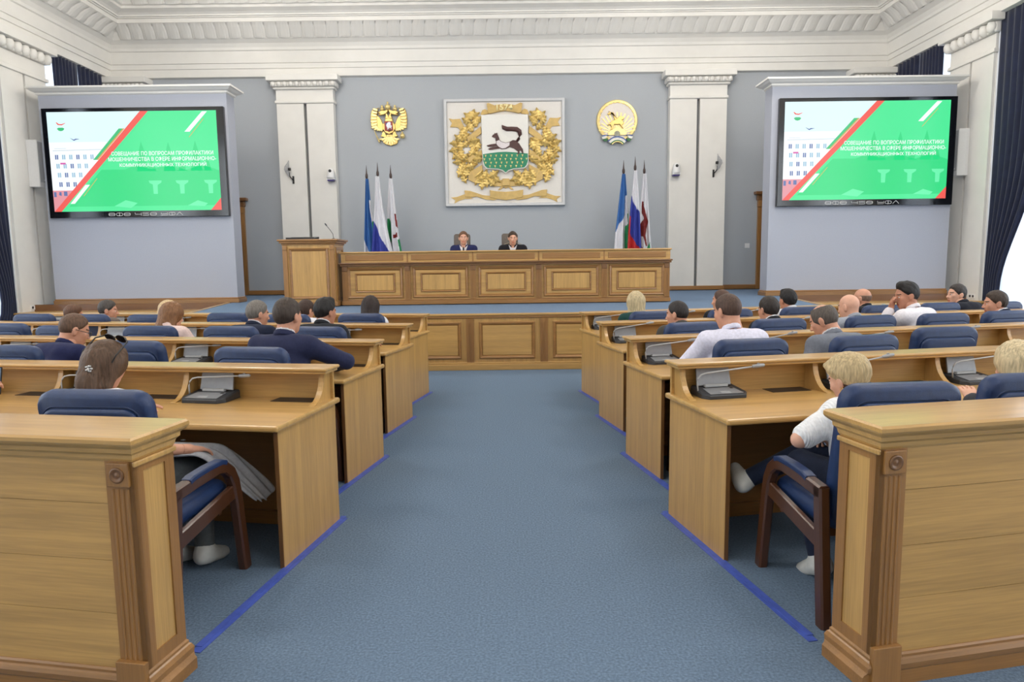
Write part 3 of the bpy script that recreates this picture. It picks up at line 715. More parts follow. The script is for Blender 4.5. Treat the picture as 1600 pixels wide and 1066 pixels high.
# ------------------------------------------------------------------ microphone units on the desks
def make_mic():
    t = thing('microphone_unit', (0, 0, 0), 0, 'x', 'microphone', 'grey delegate microphone units')
    # wedge base, wider towards the user, rounded front corners
    out = [(-0.145, -0.06), (-0.115, -0.105), (0.115, -0.105), (0.145, -0.06), (0.135, 0.10), (-0.135, 0.10)]
    m_ = MB(); rings = []
    for f_, zf, zb in ((1.0, 0.0, 0.0), (1.0, 0.018, 0.042), (0.95, 0.024, 0.05)):
        rings.append([(x * f_, y * f_, zf + (zb - zf) * (y + 0.105) / 0.205) for x, y in out])
    m_.loft(rings); m_.build('base', charcoal, t)
    sl = (0.05 - 0.024) / 0.205
    def top(y): return 0.024 + sl * (y + 0.105) + 0.001
    q = [(-0.105, -0.09), (0.105, -0.09), (0.095, 0.02), (-0.095, 0.02)]
    m_ = MB(); m_.loft([[(x, y, top(y)) for x, y in q], [(x, y, top(y) + 0.003) for x, y in q]]); kp = m_.build('key_panel', silver, t)
    q = [(-0.03, -0.082), (0.03, -0.082), (0.03, -0.06), (-0.03, -0.06)]
    m_ = MB(); m_.loft([[(x, y, top(y) + 0.003) for x, y in q], [(x, y, top(y) + 0.006) for x, y in q]]); m_.build('button', lightgrey, kp)
    q = [(0.07, -0.005), (0.088, -0.005), (0.088, 0.01), (0.07, 0.01)]
    m_ = MB(); m_.loft([[(x, y, top(y) + 0.003) for x, y in q], [(x, y, top(y) + 0.005) for x, y in q]]); m_.build('indicator', blackp, kp)
    MB().box(-0.075, 0.075, 0.03, 0.055, 0.045, 0.062).build('hinge_bar', lightgrey, t, bevel=0.004)
    lid = [(-0.112, 0.0), (0.112, 0.0), (0.108, 0.1), (0.094, 0.114), (-0.094, 0.114), (-0.108, 0.1)]
    m_ = MB().prism(lid, -0.005, 0.005, 'y'); o = m_.build('speaker_lid', silver, t, bevel=0.002); o.location = (0, 0.068, 0.05); o.rotation_euler = (math.radians(-14), 0, 0)
    pts = [(0, 0, 0.0), (0, 0, 0.05), (0.008, 0, 0.075), (0.028, 0, 0.094), (0.06, 0, 0.1), (0.2, 0, 0.103), (0.33, 0, 0.106)]
    g = smoothshade(MB().tube(pts, 0.0048, 8).build('gooseneck', lightgrey, t)); g.location = (-0.138, 0.0, 0.034)
    cpt = [(0.33, 0, 0.106), (0.335, 0, 0.106), (0.36, 0, 0.107), (0.4, 0, 0.108), (0.405, 0, 0.108)]
    smoothshade(MB().tube(cpt, [0.005, 0.010, 0.012, 0.010, 0.004], 10).build('capsule', silver, g))
    MB().box(0.362, 0.375, -0.004, 0.004, 0.115, 0.124).build('clip', silver, g)
    return t
mic0 = make_mic(); mic_used = False
NV = [3, 4, 5, 6]
rnd = random.Random(3)
for sd in (-1, 1):
    for kk in range(4):
        F, rz = frame(sd, kk)
        for i in range(NV[kk]):
            if not mic_used: o = mic0; mic_used = True
            else: o = clone(mic0)
            uc = 0.03 + MOD * i + (0.70 if sd < 0 else 0.215)
            o.location = rowpt(sd, kk, uc, -0.15, 0.767); o.rotation_euler = (0, 0, rz + math.radians(rnd.uniform(-3, 3)))
            o['label'] = 'grey microphone unit with raised lid, %s of the %s %s desk row' % (SEATW[i], ROWW[kk], 'left' if sd < 0 else 'right')
            g = [c_ for c_ in o.children if c_.name.startswith('gooseneck')][0]
            if sd > 0: g.rotation_euler = (0, math.radians(-5 - rnd.uniform(0, 6)), math.radians(rnd.uniform(-20, -10)))
            else: g.rotation_euler = (0, math.radians(rnd.uniform(-3, 0)), math.radians(rnd.uniform(0, 7)))

# ================================================================== SCREENS, EMBLEMS, FLAGS, FITTINGS
def lit(name, rgb, s=1.0): return emit('screen_' + name, rgb, s)
s_white = lit('white', (246, 252, 253)); s_green = lit('green', (72, 232, 150)); s_green2 = lit('green_mid', (44, 218, 130)); s_green3 = lit('green_light', (104, 240, 172))
s_gdark = lit('green_dark', (60, 190, 120)); s_red = lit('red', (240, 88, 78)); s_orange = lit('orange', (222, 160, 70)); s_blue = lit('window_blue', (150, 190, 214)); s_dblue = lit('window_dark', (96, 116, 170))
s_pink = lit('pink', (226, 150, 160)); s_mag = lit('magenta', (214, 90, 170)); s_pale = lit('pale_sky', (222, 250, 252)); s_grey = lit('soft_grey', (206, 218, 226))
gloss = mat('glossy_black_bezel', (14, 15, 20), 0.12, noise=0.02, coat=0.6)
def display(side):
    nm = 'left' if side < 0 else 'right'
    if side < 0: x0, x1, z0, z1 = -9.24, -5.64, 2.56, 4.70
    else: x0, x1, z0, z1 = 5.34, 8.86, 2.61, 4.72
    t = thing('wall_display', ((x0 + x1) / 2, YBX, (z0 + z1) / 2), 0, 'large flat display with green presentation slide on the %s screen wall' % nm, 'screen', 'wall displays')
    w, h = x1 - x0, z1 - z0
    MB().box(-w / 2, w / 2, -0.09, 0, -h / 2, h / 2).build('bezel', gloss, t, bevel=0.012)
    sw, sh = w * 0.93, h * 0.905
    sc = MB(); cx, cz = -0.005 * w, 0.012 * h
    def P(u, v, y): return (cx - sw / 2 + u * sw, y, cz - sh / 2 + v * sh)
    sl = MB().add([P(0, 0, -0.0915), P(1, 0, -0.0915), P(1, 1, -0.0915), P(0, 1, -0.0915)], [(0, 1, 2, 3)]).build('slide', s_white, t)
    lay = [0]
    def patch(name, polys, m_, lv):
        y = -0.0915 - 0.0004 * lv
        if len(polys) > 8:                      # rows of tiny windows: too small to pick apart
            mb_ = MB()
            for poly in polys: mb_.add([P(u, v, y) for u, v in poly], [tuple(range(len(poly)))])
            o = link(name, mb_.mesh(name, m_), sl); o['kind'] = 'stuff'; return
        for poly in polys:
            link(name, MB().add([P(u, v, y) for u, v in poly], [tuple(range(len(poly)))]).mesh(name, m_), sl)
    patch('sky_tint', [[(0, 0.7), (0.4, 0.7), (0.552, 1), (0, 1)]], s_pale, 1)
    patch('green_field', [[(0.02, 0), (1, 0), (1, 1), (0.575, 1)]], s_green, 1)
    patch('green_lower_field', [[(0.09, 0.05), (1, 0.05), (1, 0.40), (0.9, 0.46), (0.8, 0.41), (0.7, 0.46), (0.6, 0.42), (0.5, 0.46), (0.44, 0.42), (0.30, 0.42)]], s_green2, 2)
    trees = []
    for u, a in ((0.545, 0.70), (0.705, 0.69), (0.865, 0.70), (0.60, 0.55), (0.78, 0.55), (0.93, 0.55)):
        trees.append([(u - 0.035, 0.40), (u + 0.035, 0.40), (u + 0.018, a - 0.14), (u + 0.02, a - 0.12), (u, a), (u - 0.02, a - 0.12), (u - 0.018, a - 0.14)])
    patch('fir_tree_print', trees, s_green2, 2)
    cols = []
    for u in (0.58, 0.74, 0.91):
        cols.append([(u + 0.02, 0.17), (u + 0.045, 0.17), (u + 0.047, 0.26), (u + 0.07, 0.285), (u + 0.072, 0.305), (u - 0.005, 0.305), (u, 0.28), (u + 0.018, 0.265)])
    cols += [[(0.36, 0.05), (0.46, 0.03), (0.50, 0.08), (0.43, 0.11)], [(0.80, 0.05), (0.90, 0.04), (0.92, 0.07), (0.86, 0.10)]]
    patch('fountain_print', cols, s_green3, 3)
    win = []; win2 = []
    for r, v in enumerate((0.55, 0.46, 0.37, 0.275)):
        for c_ in range(7 - r):
            u = 0.03 + 0.042 * c_ + 0.004 * r
            if u > 0.53 * v - 0.02 + 0.01: continue
            for du in (0.0, 0.011):
                (win2 if r == 3 or (r + c_) % 3 == 0 else win).append([(u + du, v - 0.022), (u + du + 0.008, v - 0.022), (u + du + 0.008, v + 0.024), (u + du, v + 0.024)])
    patch('window_print', win, s_blue, 1); patch('dark_window_print', win2, s_dblue, 1)
    patch('roof_line_print', [[(0.02, 0.612), (0.325, 0.62), (0.33, 0.628), (0.02, 0.62)], [(0.03, 0.635), (0.1, 0.635), (0.1, 0.64), (0.03, 0.64)]], s_grey, 1)
    patch('pavement_print', [[(0.0, 0.0), (0.03, 0.0), (0.12, 0.215), (0.0, 0.215)]], s_pink, 1)
    patch('entrance_print', [[(0.005, 0.15), (0.02, 0.15), (0.02, 0.2), (0.005, 0.2)], [(0.035, 0.17), (0.05, 0.16), (0.05, 0.2), (0.038, 0.2)], [(0.065, 0.16), (0.085, 0.16), (0.085, 0.205), (0.065, 0.205)]], s_dblue, 2)
    patch('banner_print', [[(0.058, 0.478), (0.09, 0.478), (0.09, 0.495), (0.058, 0.495)]], s_mag, 2)
    patch('green_bar', [[(0.255, 0.52), (0.283, 0.52), (0.45, 0.83), (0.42, 0.83)]], s_gdark, 2)
    patch('orange_edge', [[(0.275, 0.52), (0.285, 0.52), (0.455, 0.83), (0.445, 0.83)]], s_orange, 3)
    patch('red_band', [[(0.0, 0.0), (0.042, 0.0), (0.6, 1.0), (0.552, 1.0)]], s_red, 4)
    patch('white_bar', [[(0.099, 0.08), (0.125, 0.08), (0.224, 0.27), (0.197, 0.27)], [(0.807, 0.79), (0.838, 0.79), (0.947, 0.99), (0.917, 0.99)]], s_white, 4)
    patch('thin_line', [[(0.18, 0.155), (0.184, 0.155), (0.272, 0.335), (0.268, 0.335)], [(0.83, 0.735), (0.834, 0.735), (0.927, 0.92), (0.923, 0.92)]], s_orange, 4)
    patch('red_corner', [[(0.936, 0.0), (1.0, 0.0), (1.0, 0.125)]], s_red, 4)
    # small crest and bird on the slide
    patch('crest_green', [[(0.055, 0.835), (0.065, 0.815), (0.078, 0.81), (0.092, 0.817), (0.1, 0.835), (0.09, 0.845), (0.065, 0.845)]], s_gdark, 2)
    patch('crest_red', [[(0.052, 0.895), (0.062, 0.872), (0.085, 0.868), (0.105, 0.885), (0.108, 0.892), (0.085, 0.88), (0.068, 0.882), (0.056, 0.9)]], s_red, 2)
    patch('bird_print', [[(0.125, 0.745), (0.15, 0.725), (0.16, 0.735), (0.185, 0.73), (0.162, 0.722), (0.15, 0.712)]], s_dblue, 2)
    for tx, ua, ub, v in (('СОВЕЩАНИЕ ПО ВОПРОСАМ ПРОФИЛАКТИКИ', 0.365, 0.97, 0.577), ('МОШЕННИЧЕСТВА В СФЕРЕ ИНФОРМАЦИОННО-', 0.345, 0.985, 0.52), ('КОММУНИКАЦИОННЫХ ТЕХНОЛОГИЙ', 0.41, 0.925, 0.465)):
        me = text_mesh(tx, (ub - ua) * sw, 0.05 * sh, bold=0.012, mat_=s_white)
        o = link('lettering', me, sl); o.location = P((ua + ub) / 2, v, -0.0915 - 0.0022)
    # outline letters on the lower bezel: ӨФӨ 450 УФА
    mb_ = MB(); H = 0.055; wl = 0.125; zb = -h / 2 + 0.035; x = -0.19 * w + (0.02 * w if side < 0 else -0.035 * w)
    def stroke(pts):
        mb_.tube([(px_, -0.0925, pz) for px_, pz in pts], 0.0042, 5)
    def ring(x_): return [(x_ + wl * (0.5 + 0.5 * math.copysign(abs(math.cos(a)) ** 0.5, math.cos(a))), zb + H * (0.5 + 0.5 * math.copysign(abs(math.sin(a)) ** 0.7, math.sin(a)))) for a in [2 * math.pi * i / 20 for i in range(21)]]
    for ch in 'OFO 45O UFA':
        if ch == 'O': stroke(ring(x)); stroke([(x, zb + H / 2), (x + wl, zb + H / 2)])
        elif ch == 'F': stroke(ring(x)); stroke([(x + wl / 2, zb - 0.008), (x + wl / 2, zb + H + 0.008)])
        elif ch == '4': stroke([(x, zb + H), (x + 0.005, zb + H * 0.45), (x + wl, zb + H * 0.45)]); stroke([(x + wl, zb + H), (x + wl, zb)])
        elif ch == '5': stroke([(x + wl, zb + H), (x, zb + H), (x, zb + H * 0.55), (x + wl * 0.85, zb + H * 0.55), (x + wl, zb + H * 0.4), (x + wl, zb + H * 0.12), (x + wl * 0.85, zb), (x, zb)])
        elif ch == 'U': stroke([(x, zb + H), (x, zb + H * 0.5), (x + wl, zb + H * 0.5)]); stroke([(x + wl, zb + H), (x + wl, zb + H * 0.1), (x + wl * 0.85, zb), (x, zb)])
        elif ch == 'A': stroke([(x, zb), (x + wl * 0.45, zb + H), (x + wl * 0.55, zb + H), (x + wl, zb)])
        x += wl * (1.22 if ch != ' ' else 0.55)
    mb_.build('bezel_lettering', whitep, t)
    return t
display(-1); display(1)

# gooseneck-free column speakers beside the screen walls
def speaker(side):
    X = XL + 0.06 if side < 0 else XR - 0.06
    y = 14.18 if side < 0 else 14.2
    t = thing('column_speaker', (X, y, 3.2), math.radians(90 if side < 0 else -90), 'white column loudspeaker on the white pier beside the %s display' % ('left' if side < 0 else 'right'), 'speaker', 'white column speakers')
    m_ = MB(); m_.prism([(-0.13, 0), (0.13, 0), (0.13, -0.06), (0.1, -0.2), (-0.1, -0.2), (-0.13, -0.06)], 0, 0.93, 'z'); m_.build('cabinet', whitep, t, bevel=0.01)
    m_ = MB(); m_.box(-0.095, 0.095, -0.21, -0.2, 0.1, 0.9); gr = m_.build('grille', lightgrey, t, bevel=0.003)
    MB().box(0.02, 0.05, -0.214, -0.21, 0.07 + 0.06, 0.1 + 0.06).build('badge', whitep, gr)
    MB().box(-0.04, 0.04, -0.03, 0.03, 0.4, 0.55).build('wall_bracket', lightgrey, t)
speaker(-1); speaker(1)

# PTZ cameras and antennas on the pilasters
def ptz(x, z, nm):
    t = thing('dome_camera', (x, YB - 0.22, z), 0, 'small white dome camera on the %s pilaster' % nm, 'camera', 'white dome cameras')
    MB().box(-0.1, 0.1, -0.16, 0, -0.16, -0.13).build('wall_shelf', whitep, t, bevel=0.008)
    MB().box(-0.08, 0.08, -0.14, -0.01, -0.19, -0.16).build('violet_base', mat('dark_violet', (58, 44, 120), 0.3), t, bevel=0.006)  # dark violet block under the camera shelf
    smoothshade(MB().lathe([(0, -0.13), (0.1, -0.13), (0.105, -0.1), (0.09, -0.02), (0.082, 0.04), (0.07, 0.085), (0.04, 0.112), (0, 0.12)], (0, -0.09, 0), 18).build('body', whitep, t))
    m_ = MB(); m_.lathe([(0, 0), (0.034, 0), (0.036, 0.012), (0.026, 0.02), (0, 0.02)], (0, 0, 0), 16)
    o = m_.build('lens', blackp, t); o.rotation_euler = (math.radians(90), 0, 0); o.location = (0, -0.163, 0.045)
ptz(-4.36, 3.78, 'left'); ptz(4.05, 3.80, 'right')
netm, n_, l_, b_ = pbsdf('clear_smoked_panel'); setp(b_, Base_Color=(0.35, 0.36, 0.38, 1), Roughness=0.3, Alpha=0.45)
def antenna(x, z, nm, s_):
    t = thing('wall_antenna', (x, YB - 0.22, z), 0, 'fin-shaped antenna on a black arm on the %s pilaster' % nm, 'antenna', 'fin antennas')
    m_ = MB(); m_.box(-0.02, 0.02, -0.03, 0, -0.3, -0.12); m_.build('wall_plate', blackp, t, bevel=0.004)
    smoothshade(MB().tube([(0, -0.02, -0.22), (s_ * 0.04, -0.07, -0.17), (s_ * 0.065, -0.1, -0.12), (s_ * 0.065, -0.1, -0.04)], 0.012, 8).build('arm', blackp, t))
    MB().box(s_ * 0.055 - 0.03, s_ * 0.055 + 0.03, -0.14, -0.08, 0.0, 0.065).build('hub', blackp, t, bevel=0.008)
    m_ = MB(); m_.prism([(0, -0.16), (0, 0.25), (s_ * 0.11, 0.1), (s_ * 0.13, 0.03), (s_ * 0.06, -0.1)], -0.112, -0.106, 'y'); o = m_.build('fin', netm, t); o.location = (s_ * 0.06, 0, 0)
antenna(-5.3, 3.85, 'left', -1); antenna(4.98, 3.88, 'right', 1)

# ------------------------------------------------------------------ city crest board
EB = YB - 0.001
def Z(x, y): return (-1.60 + (x - 65) * 0.00293, 5.54 - (y - 85) * 0.00292)
t = thing('crest_board', (0, YB, 0), 0, 'white framed board with gold wreath and running marten shield dated 1574', 'crest')
x0, z1 = Z(65, 85); x1, z0 = Z(1075, 968)
MB().box(x0 + 0.05, x1 - 0.05, -0.06, 0, z0 + 0.05, z1 - 0.05).build('board', mat('board_white', (224, 220, 214), 0.6, noise=0.01), t)
m_ = MB(); frame_mould(m_, x0, x1, z0, z1, 0.08, 0.0, 0.12, [(0, 0), (0.0, 0.85), (0.15, 1.0), (0.8, 0.95), (1.0, 0.5), (1.0, 0)]); m_.build('board_frame', mat('frame_white', (205, 206, 208), 0.5, noise=0.01), t)
def flat(name, pts, y0, y1, m_, parent, bev=0.0, mirror=False):
    mb_ = MB()
    P_ = [Z(*p) for p in pts]; mb_.prism(P_, -y1, -y0, 'y')
    if mirror: pass
    return mb_.build(name, m_, parent, bevel=bev)
def both(name, pts, y0, y1, m_, parent, bev=0.0):
    flat(name, pts, y0, y1, m_, parent, bev); flat(name, [(1150 - x, y) for x, y in pts], y0, y1, m_, parent, bev)
both('ribbon', [(105, 240), (140, 248), (200, 245), (215, 275), (240, 320), (245, 350), (205, 345), (180, 315), (115, 312), (132, 280)], 0.06, 0.085, goldp, t, 0.006)
both('ribbon', [(255, 400), (372, 310), (378, 368), (268, 445)], 0.06, 0.12, goldp, t, 0.008)
both('ribbon', [(262, 565), (376, 500), (380, 552), (270, 610)], 0.06, 0.12, goldp, t, 0.008)
both('ribbon', [(260, 690), (378, 625), (380, 672), (335, 700), (322, 778), (262, 750)], 0.06, 0.12, goldp, t, 0.008)
both('ribbon', [(375, 205), (388, 178), (410, 170), (430, 180), (442, 208), (378, 218)], 0.06, 0.1, goldp, t, 0.006)
ban = flat('date_banner', [(425, 126), (440, 122), (490, 142), (530, 136), (575, 130), (620, 136), (660, 142), (705, 122), (722, 126), (712, 200), (690, 208), (640, 196), (575, 186), (510, 196), (455, 208), (435, 204)], 0.06, 0.13, goldp, t, 0.008)
me = text_mesh('1574', 135 * 0.00293, 48 * 0.00292, bold=0.03, mat_=mat('date_gold', (250, 236, 176), 0.4, noise=0.01)); o = link('date_lettering', me, ban); zx = Z(573, 160); o.location = (zx[0], -0.135, zx[1])
md = o.modifiers.new('relief', 'SOLIDIFY'); md.thickness = 0.03; md.offset = 0
flat('wreath_band', [(470, 770), (550, 748), (605, 748), (690, 770), (700, 800), (605, 808), (575, 822), (548, 808), (460, 800)], 0.06, 0.09, goldp, t, 0.006)
flat('knot', [(548, 742), (605, 742), (608, 802), (546, 802)], 0.06, 0.13, goldp, t, 0.008)
both('bow_tail', [(545, 800), (520, 822), (508, 834), (528, 834), (556, 812)], 0.06, 0.09, goldp, t, 0.004)
both('scroll_ribbon', [(225, 835), (270, 838), (320, 855), (380, 876), (440, 882), (505, 912), (470, 920), (400, 912), (330, 888), (300, 892), (232, 890)], 0.06, 0.09, goldp, t, 0.006)
both('scroll_tail', [(108, 892), (160, 888), (225, 866), (300, 905), (230, 906), (180, 920), (138, 942), (146, 915)], 0.06, 0.075, goldp, t, 0.004)
flat('scroll_centre', [(440, 835), (500, 846), (575, 851), (650, 846), (722, 835), (718, 895), (650, 910), (575, 921), (505, 911), (442, 895)], 0.06, 0.11, goldp, t, 0.006)
sh_out = [(378, 220), (766, 220), (769, 600), (757, 640), (735, 660), (640, 668), (600, 680), (576, 702), (550, 680), (515, 668), (420, 662), (395, 640), (383, 600)]
sh = flat('shield', sh_out, 0.06, 0.15, mat('shield_white', (232, 230, 224), 0.5, noise=0.01), t, 0.006)
gr = [(388, 541), (450, 532), (520, 525), (580, 523), (650, 528), (710, 534), (763, 540), (763, 598), (751, 634), (732, 653), (640, 661), (600, 672), (576, 692), (552, 672), (515, 661), (422, 655), (401, 634), (389, 598)]
flat('green_field', gr, 0.15, 0.156, mat('crest_green', (42, 134, 98), 0.5, noise=0.03), sh)
m_ = MB()
for r in range(4):
    for c_ in range(8 if r % 2 == 0 else 9):
        x = (410 if r % 2 == 0 else 400) + c_ * 44; y = 552 + r * 29
        if y > 630 and (x < 415 or x > 735): continue
        a = [Z(x - 9, y - 5), Z(x + 9, y - 5), Z(x + 3, y + 2), Z(x + 2, y + 12), Z(x - 2, y + 12), Z(x - 3, y + 2)]
        m_.prism(a, -0.16, -0.156, 'y')
tag(m_.build('gold_sprigs', golde, sh), kind='stuff')
mart = mat('marten_brown', (78, 48, 46), 0.5, noise=0.08, scale=20)
an = flat('marten', [(500, 432), (512, 426), (527, 424), (545, 440), (580, 449), (615, 441), (640, 428), (665, 432), (690, 460), (690, 490), (655, 500), (612, 486), (580, 500), (545, 503), (515, 486), (497, 462)], 0.15, 0.172, mart, sh, 0.004)
flat('white_flank', [(503, 436), (524, 428), (543, 444), (578, 453), (612, 447), (610, 472), (578, 493), (548, 497), (520, 482), (502, 460)], 0.172, 0.178, mat('marten_white', (226, 218, 220), 0.5, noise=0.03), an)
flat('head', [(464, 400), (472, 385), (486, 378), (487, 368), (497, 374), (508, 366), (513, 382), (524, 406), (529, 428), (503, 440), (494, 430), (495, 410), (480, 407)], 0.15, 0.175, mart, an, 0.003)
flat('front_leg', [(420, 470), (455, 461), (498, 456), (508, 474), (470, 482), (440, 481), (426, 478)], 0.15, 0.17, mart, an)
flat('front_leg', [(430, 498), (452, 488), (510, 478), (530, 496), (470, 505), (442, 507)], 0.15, 0.17, mart, an)
flat('hind_leg', [(655, 455), (690, 455), (708, 485), (722, 505), (726, 535), (716, 541), (706, 516), (694, 515), (694, 538), (678, 548), (680, 522), (650, 500)], 0.15, 0.17, mart, an)
tl = [(672, 440), (690, 415), (699, 385), (694, 358), (672, 342), (630, 338), (590, 338), (562, 326), (550, 306)]
m_ = MB(); m_.tube([(Z(*p)[0], -0.155, Z(*p)[1]) for p in tl], [0.03, 0.035, 0.05, 0.06, 0.06, 0.055, 0.055, 0.05, 0.012], 10); o = smoothshade(m_.build('tail', mart, an)); 
# gold oak leaves of the wreath
lob = []
for i in range(9):
    s_ = i / 8; w_ = (0.078 * math.sin(math.pi * min(1, s_ * 1.08)) + 0.012) * (1.0 if i % 2 else 0.58)
    lob.append((w_, s_ * 0.24))
L_ = [(w_, z_) for w_, z_ in lob] + [(-w_, z_) for w_, z_ in lob[::-1]]
m_ = MB(); n = len(L_)
m_.add([(x, -0.012 - 0.006 * (i % 2), z - 0.12) for i, (x, z) in enumerate(L_)] + [(0, -0.045, -0.09 + 0.19 * i / 4) for i in range(5)], [])
vs = [(x, -0.010, z - 0.12) for x, z in L_] + [(0, -0.042, z - 0.12) for w_, z in lob] + [(x, 0.0, z - 0.12) for x, z in L_]
fs = []
for i in range(8):
    fs += [(i, i + 1, n + i + 1, n + i), (n - 1 - i, n + i, n + i + 1, n - 2 - i)]
for i in range(n): fs.append((i, n + 9 + i, n + 9 + (i + 1) % n, (i + 1) % n))
m_ = MB().add(vs, fs); bm = bmesh.new(); me0 = m_.mesh('leaf', gold); bm.from_mesh(me0); bmesh.ops.recalc_face_normals(bm, faces=bm.faces); bm.to_mesh(me0); bm.free()
spots = [(300, 215, 20), (345, 255, 60), (255, 265, -50), (285, 310, -30), (215, 365, 10), (185, 405, -60), (240, 395, 40), (150, 445, -80), (145, 500, -110), (200, 460, 0), (205, 525, 170), (245, 450, 60), (320, 425, 70), (305, 470, 140), (345, 465, 20), (175, 600, -90), (235, 560, 30), (210, 640, -140), (265, 580, 60), (345, 580, 70), (305, 600, 110), (245, 690, -170), (225, 735, 170), (250, 650, 20), (350, 700, 40), (335, 755, -160), (375, 785, 170), (405, 705, 10), (440, 745, 150), (475, 705, 50), (490, 745, 110), (415, 765, -170), (180, 560, -60), (325, 275, -20), (160, 550, -120), (270, 225, -40), (330, 215, 50), (240, 340, 20), (300, 520, 40), (345, 540, 100), (285, 640, 60), (300, 690, 150), (365, 740, 90), (455, 775, 120), (195, 680, -150)]
rl = random.Random(5)
for (x, y, a) in spots:
    for mir in (0, 1):
        X_, Z_ = Z(1150 - x if mir else x, y)
        o = link('oak_leaf', me0, t); o.location = (X_, -0.075 - rl.uniform(0, 0.04), Z_); o.rotation_euler = (0, math.radians((a if mir == 0 else -a) + rl.uniform(-15, 15)), 0); sc_ = rl.uniform(1.0, 1.3); o.scale = (sc_, 1, sc_)

# ------------------------------------------------------------------ double-headed eagle
t = thing('eagle_emblem', (-2.95, YB - 0.003, 4.975), 0, 'gold double-headed eagle emblem with red breast shield on grey wall', 'emblem')
def E(x, y): return ((x - 568) * 0.001285, (525 - y) * 0.001285)
def ef(name, pts, y0, y1, m_, parent, bev=0.006, mir=False, c=1136):
    mb_ = MB(); P_ = [E((c - x) if mir else x, y) for x, y in pts]; mb_.prism(P_, -y1, -y0, 'y'); return mb_.build(name, m_, parent, bevel=bev)
bd = ef('body', [(500, 480), (505, 420), (520, 380), (545, 350), (568, 385), (590, 350), (620, 380), (635, 420), (645, 480), (680, 540), (690, 620), (640, 690), (568, 720), (500, 690), (450, 620), (455, 540)], 0, 0.09, gold, t, 0.012)
for mir in (False, True):
    ef('neck', [(500, 430), (520, 375), (510, 330), (520, 295), (545, 270), (575, 262), (560, 290), (540, 310), (535, 330), (565, 380), (560, 430)], 0.0, 0.1, gold, t, 0.01, mir)
    ef('head', [(545, 262), (500, 285), (430, 285), (385, 310), (380, 340), (400, 335), (420, 345), (375, 362), (400, 370), (450, 362), (500, 350), (535, 330), (560, 290)], 0.02, 0.11, gold, t, 0.01, mir)
    wg = ef('wing', [(260, 245), (290, 295), (330, 345), (390, 395), (425, 450), (440, 500), (480, 545), (455, 620), (440, 660), (400, 650), (340, 640), (270, 610), (235, 580), (225, 520), (222, 460), (225, 380), (235, 300)], 0, 0.05, gold, t, 0.01, mir)
    ws = [((262, 238), 300), ((236, 295), 340), ((222, 360), 380), ((214, 425), 420), ((216, 490), 455), ((222, 555), 500), ((225, 600), 540), ((275, 635), 560), ((330, 655), 580), ((385, 665), 590), ((430, 668), 600)]
    for (tx, ty), ry in ws:
        m_ = MB(); rx = 430; a = np.array([tx, ty], float); b = np.array([rx, ry], float); d_ = (b - a) / np.linalg.norm(b - a); nn = np.array([-d_[1], d_[0]])
        q = [a, a + d_ * 40 + nn * 22, b * 0.6 + a * 0.4 + nn * 18, b * 0.6 + a * 0.4 - nn * 18, a + d_ * 40 - nn * 22]
        P_ = [E((1136 - p[0]) if mir else p[0], p[1]) for p in q]; m_.prism(P_, -0.075, -0.02, 'y'); m_.build('feather', golde, wg, bevel=0.006)
    ef('leg', [(450, 660), (490, 680), (500, 720), (520, 740), (495, 790), (470, 770), (420, 760), (405, 745), (430, 720)], 0, 0.08, gold, t, 0.008, mir)
    ef('claw', [(495, 790), (440, 785), (380, 798), (370, 815), (400, 822), (470, 805)], 0.02, 0.07, golde, t, 0.004, mir)
    m_ = MB(); cx, cz = E(1136 - 445 if mir else 445, 245); m_.lathe([(0, -0.05), (0.045, -0.045), (0.055, 0.0), (0.03, 0.03), (0.012, 0.04), (0.03, 0.055), (0.024, 0.08), (0, 0.09)], (cx, -0.06, cz), 12); smoothshade(m_.build('small_crown', golde, t))
    m_ = MB(); m_.tube([(E(1136 - x if mir else x, y)[0], -0.03, E(0, y)[1]) for x, y in ((480, 255), (420, 300), (330, 300), (345, 235), (385, 225))], 0.01, 6); m_.build('ribbon_scroll', goldp, t)
m_ = MB(); cx, cz = E(556, 200); m_.lathe([(0, -0.09), (0.055, -0.085), (0.07, -0.02), (0.06, 0.03), (0.02, 0.045), (0.012, 0.055), (0.026, 0.075), (0.022, 0.1), (0, 0.115)], (cx, -0.07, cz), 14); smoothshade(m_.build('crown', golde, t))
ta = ef('tail', [(520, 720), (610, 720), (640, 770), (720, 790), (725, 870), (700, 900), (640, 915), (590, 930), (540, 915), (470, 890), (440, 850), (450, 800), (500, 770)], 0, 0.06, gold, t, 0.008)
for i in range(7):
    a = math.radians(-60 + 20 * i); m_ = MB(); b0 = np.array(E(575, 740)); 
    dd = np.array([math.sin(a), -math.cos(a)]); nn = np.array([dd[1], -dd[0]])
    q = [b0, b0 + dd * 0.12 + nn * 0.03, b0 + dd * 0.225 + nn * 0.018, b0 + dd * 0.235, b0 + dd * 0.225 - nn * 0.018, b0 + dd * 0.12 - nn * 0.03]
    m_.prism([tuple(p) for p in q], -0.075, -0.03, 'y'); m_.build('tail_feather', golde, ta, bevel=0.006)
m_ = MB(); m_.tube([(E(285, 640)[0], -0.05, E(0, 640)[1]), (E(325, 745)[0], -0.05, E(0, 745)[1]), (E(380, 865)[0], -0.05, E(0, 865)[1])], [0.008, 0.014, 0.022], 8); m_.build('sceptre', golde, t)
m_ = MB(); cx, cz = E(820, 750); m_.lathe([(0, -0.065), (0.045, -0.05), (0.062, 0), (0.045, 0.05), (0.012, 0.065), (0.024, 0.09), (0, 0.11)], (cx, -0.06, cz), 14); smoothshade(m_.build('orb', golde, t))
bs = ef('breast_shield', [(487, 480), (640, 480), (648, 650), (600, 662), (568, 680), (540, 662), (490, 655)], 0.09, 0.115, mat('shield_red', (150, 52, 44), 0.45, noise=0.05), t, 0.006)
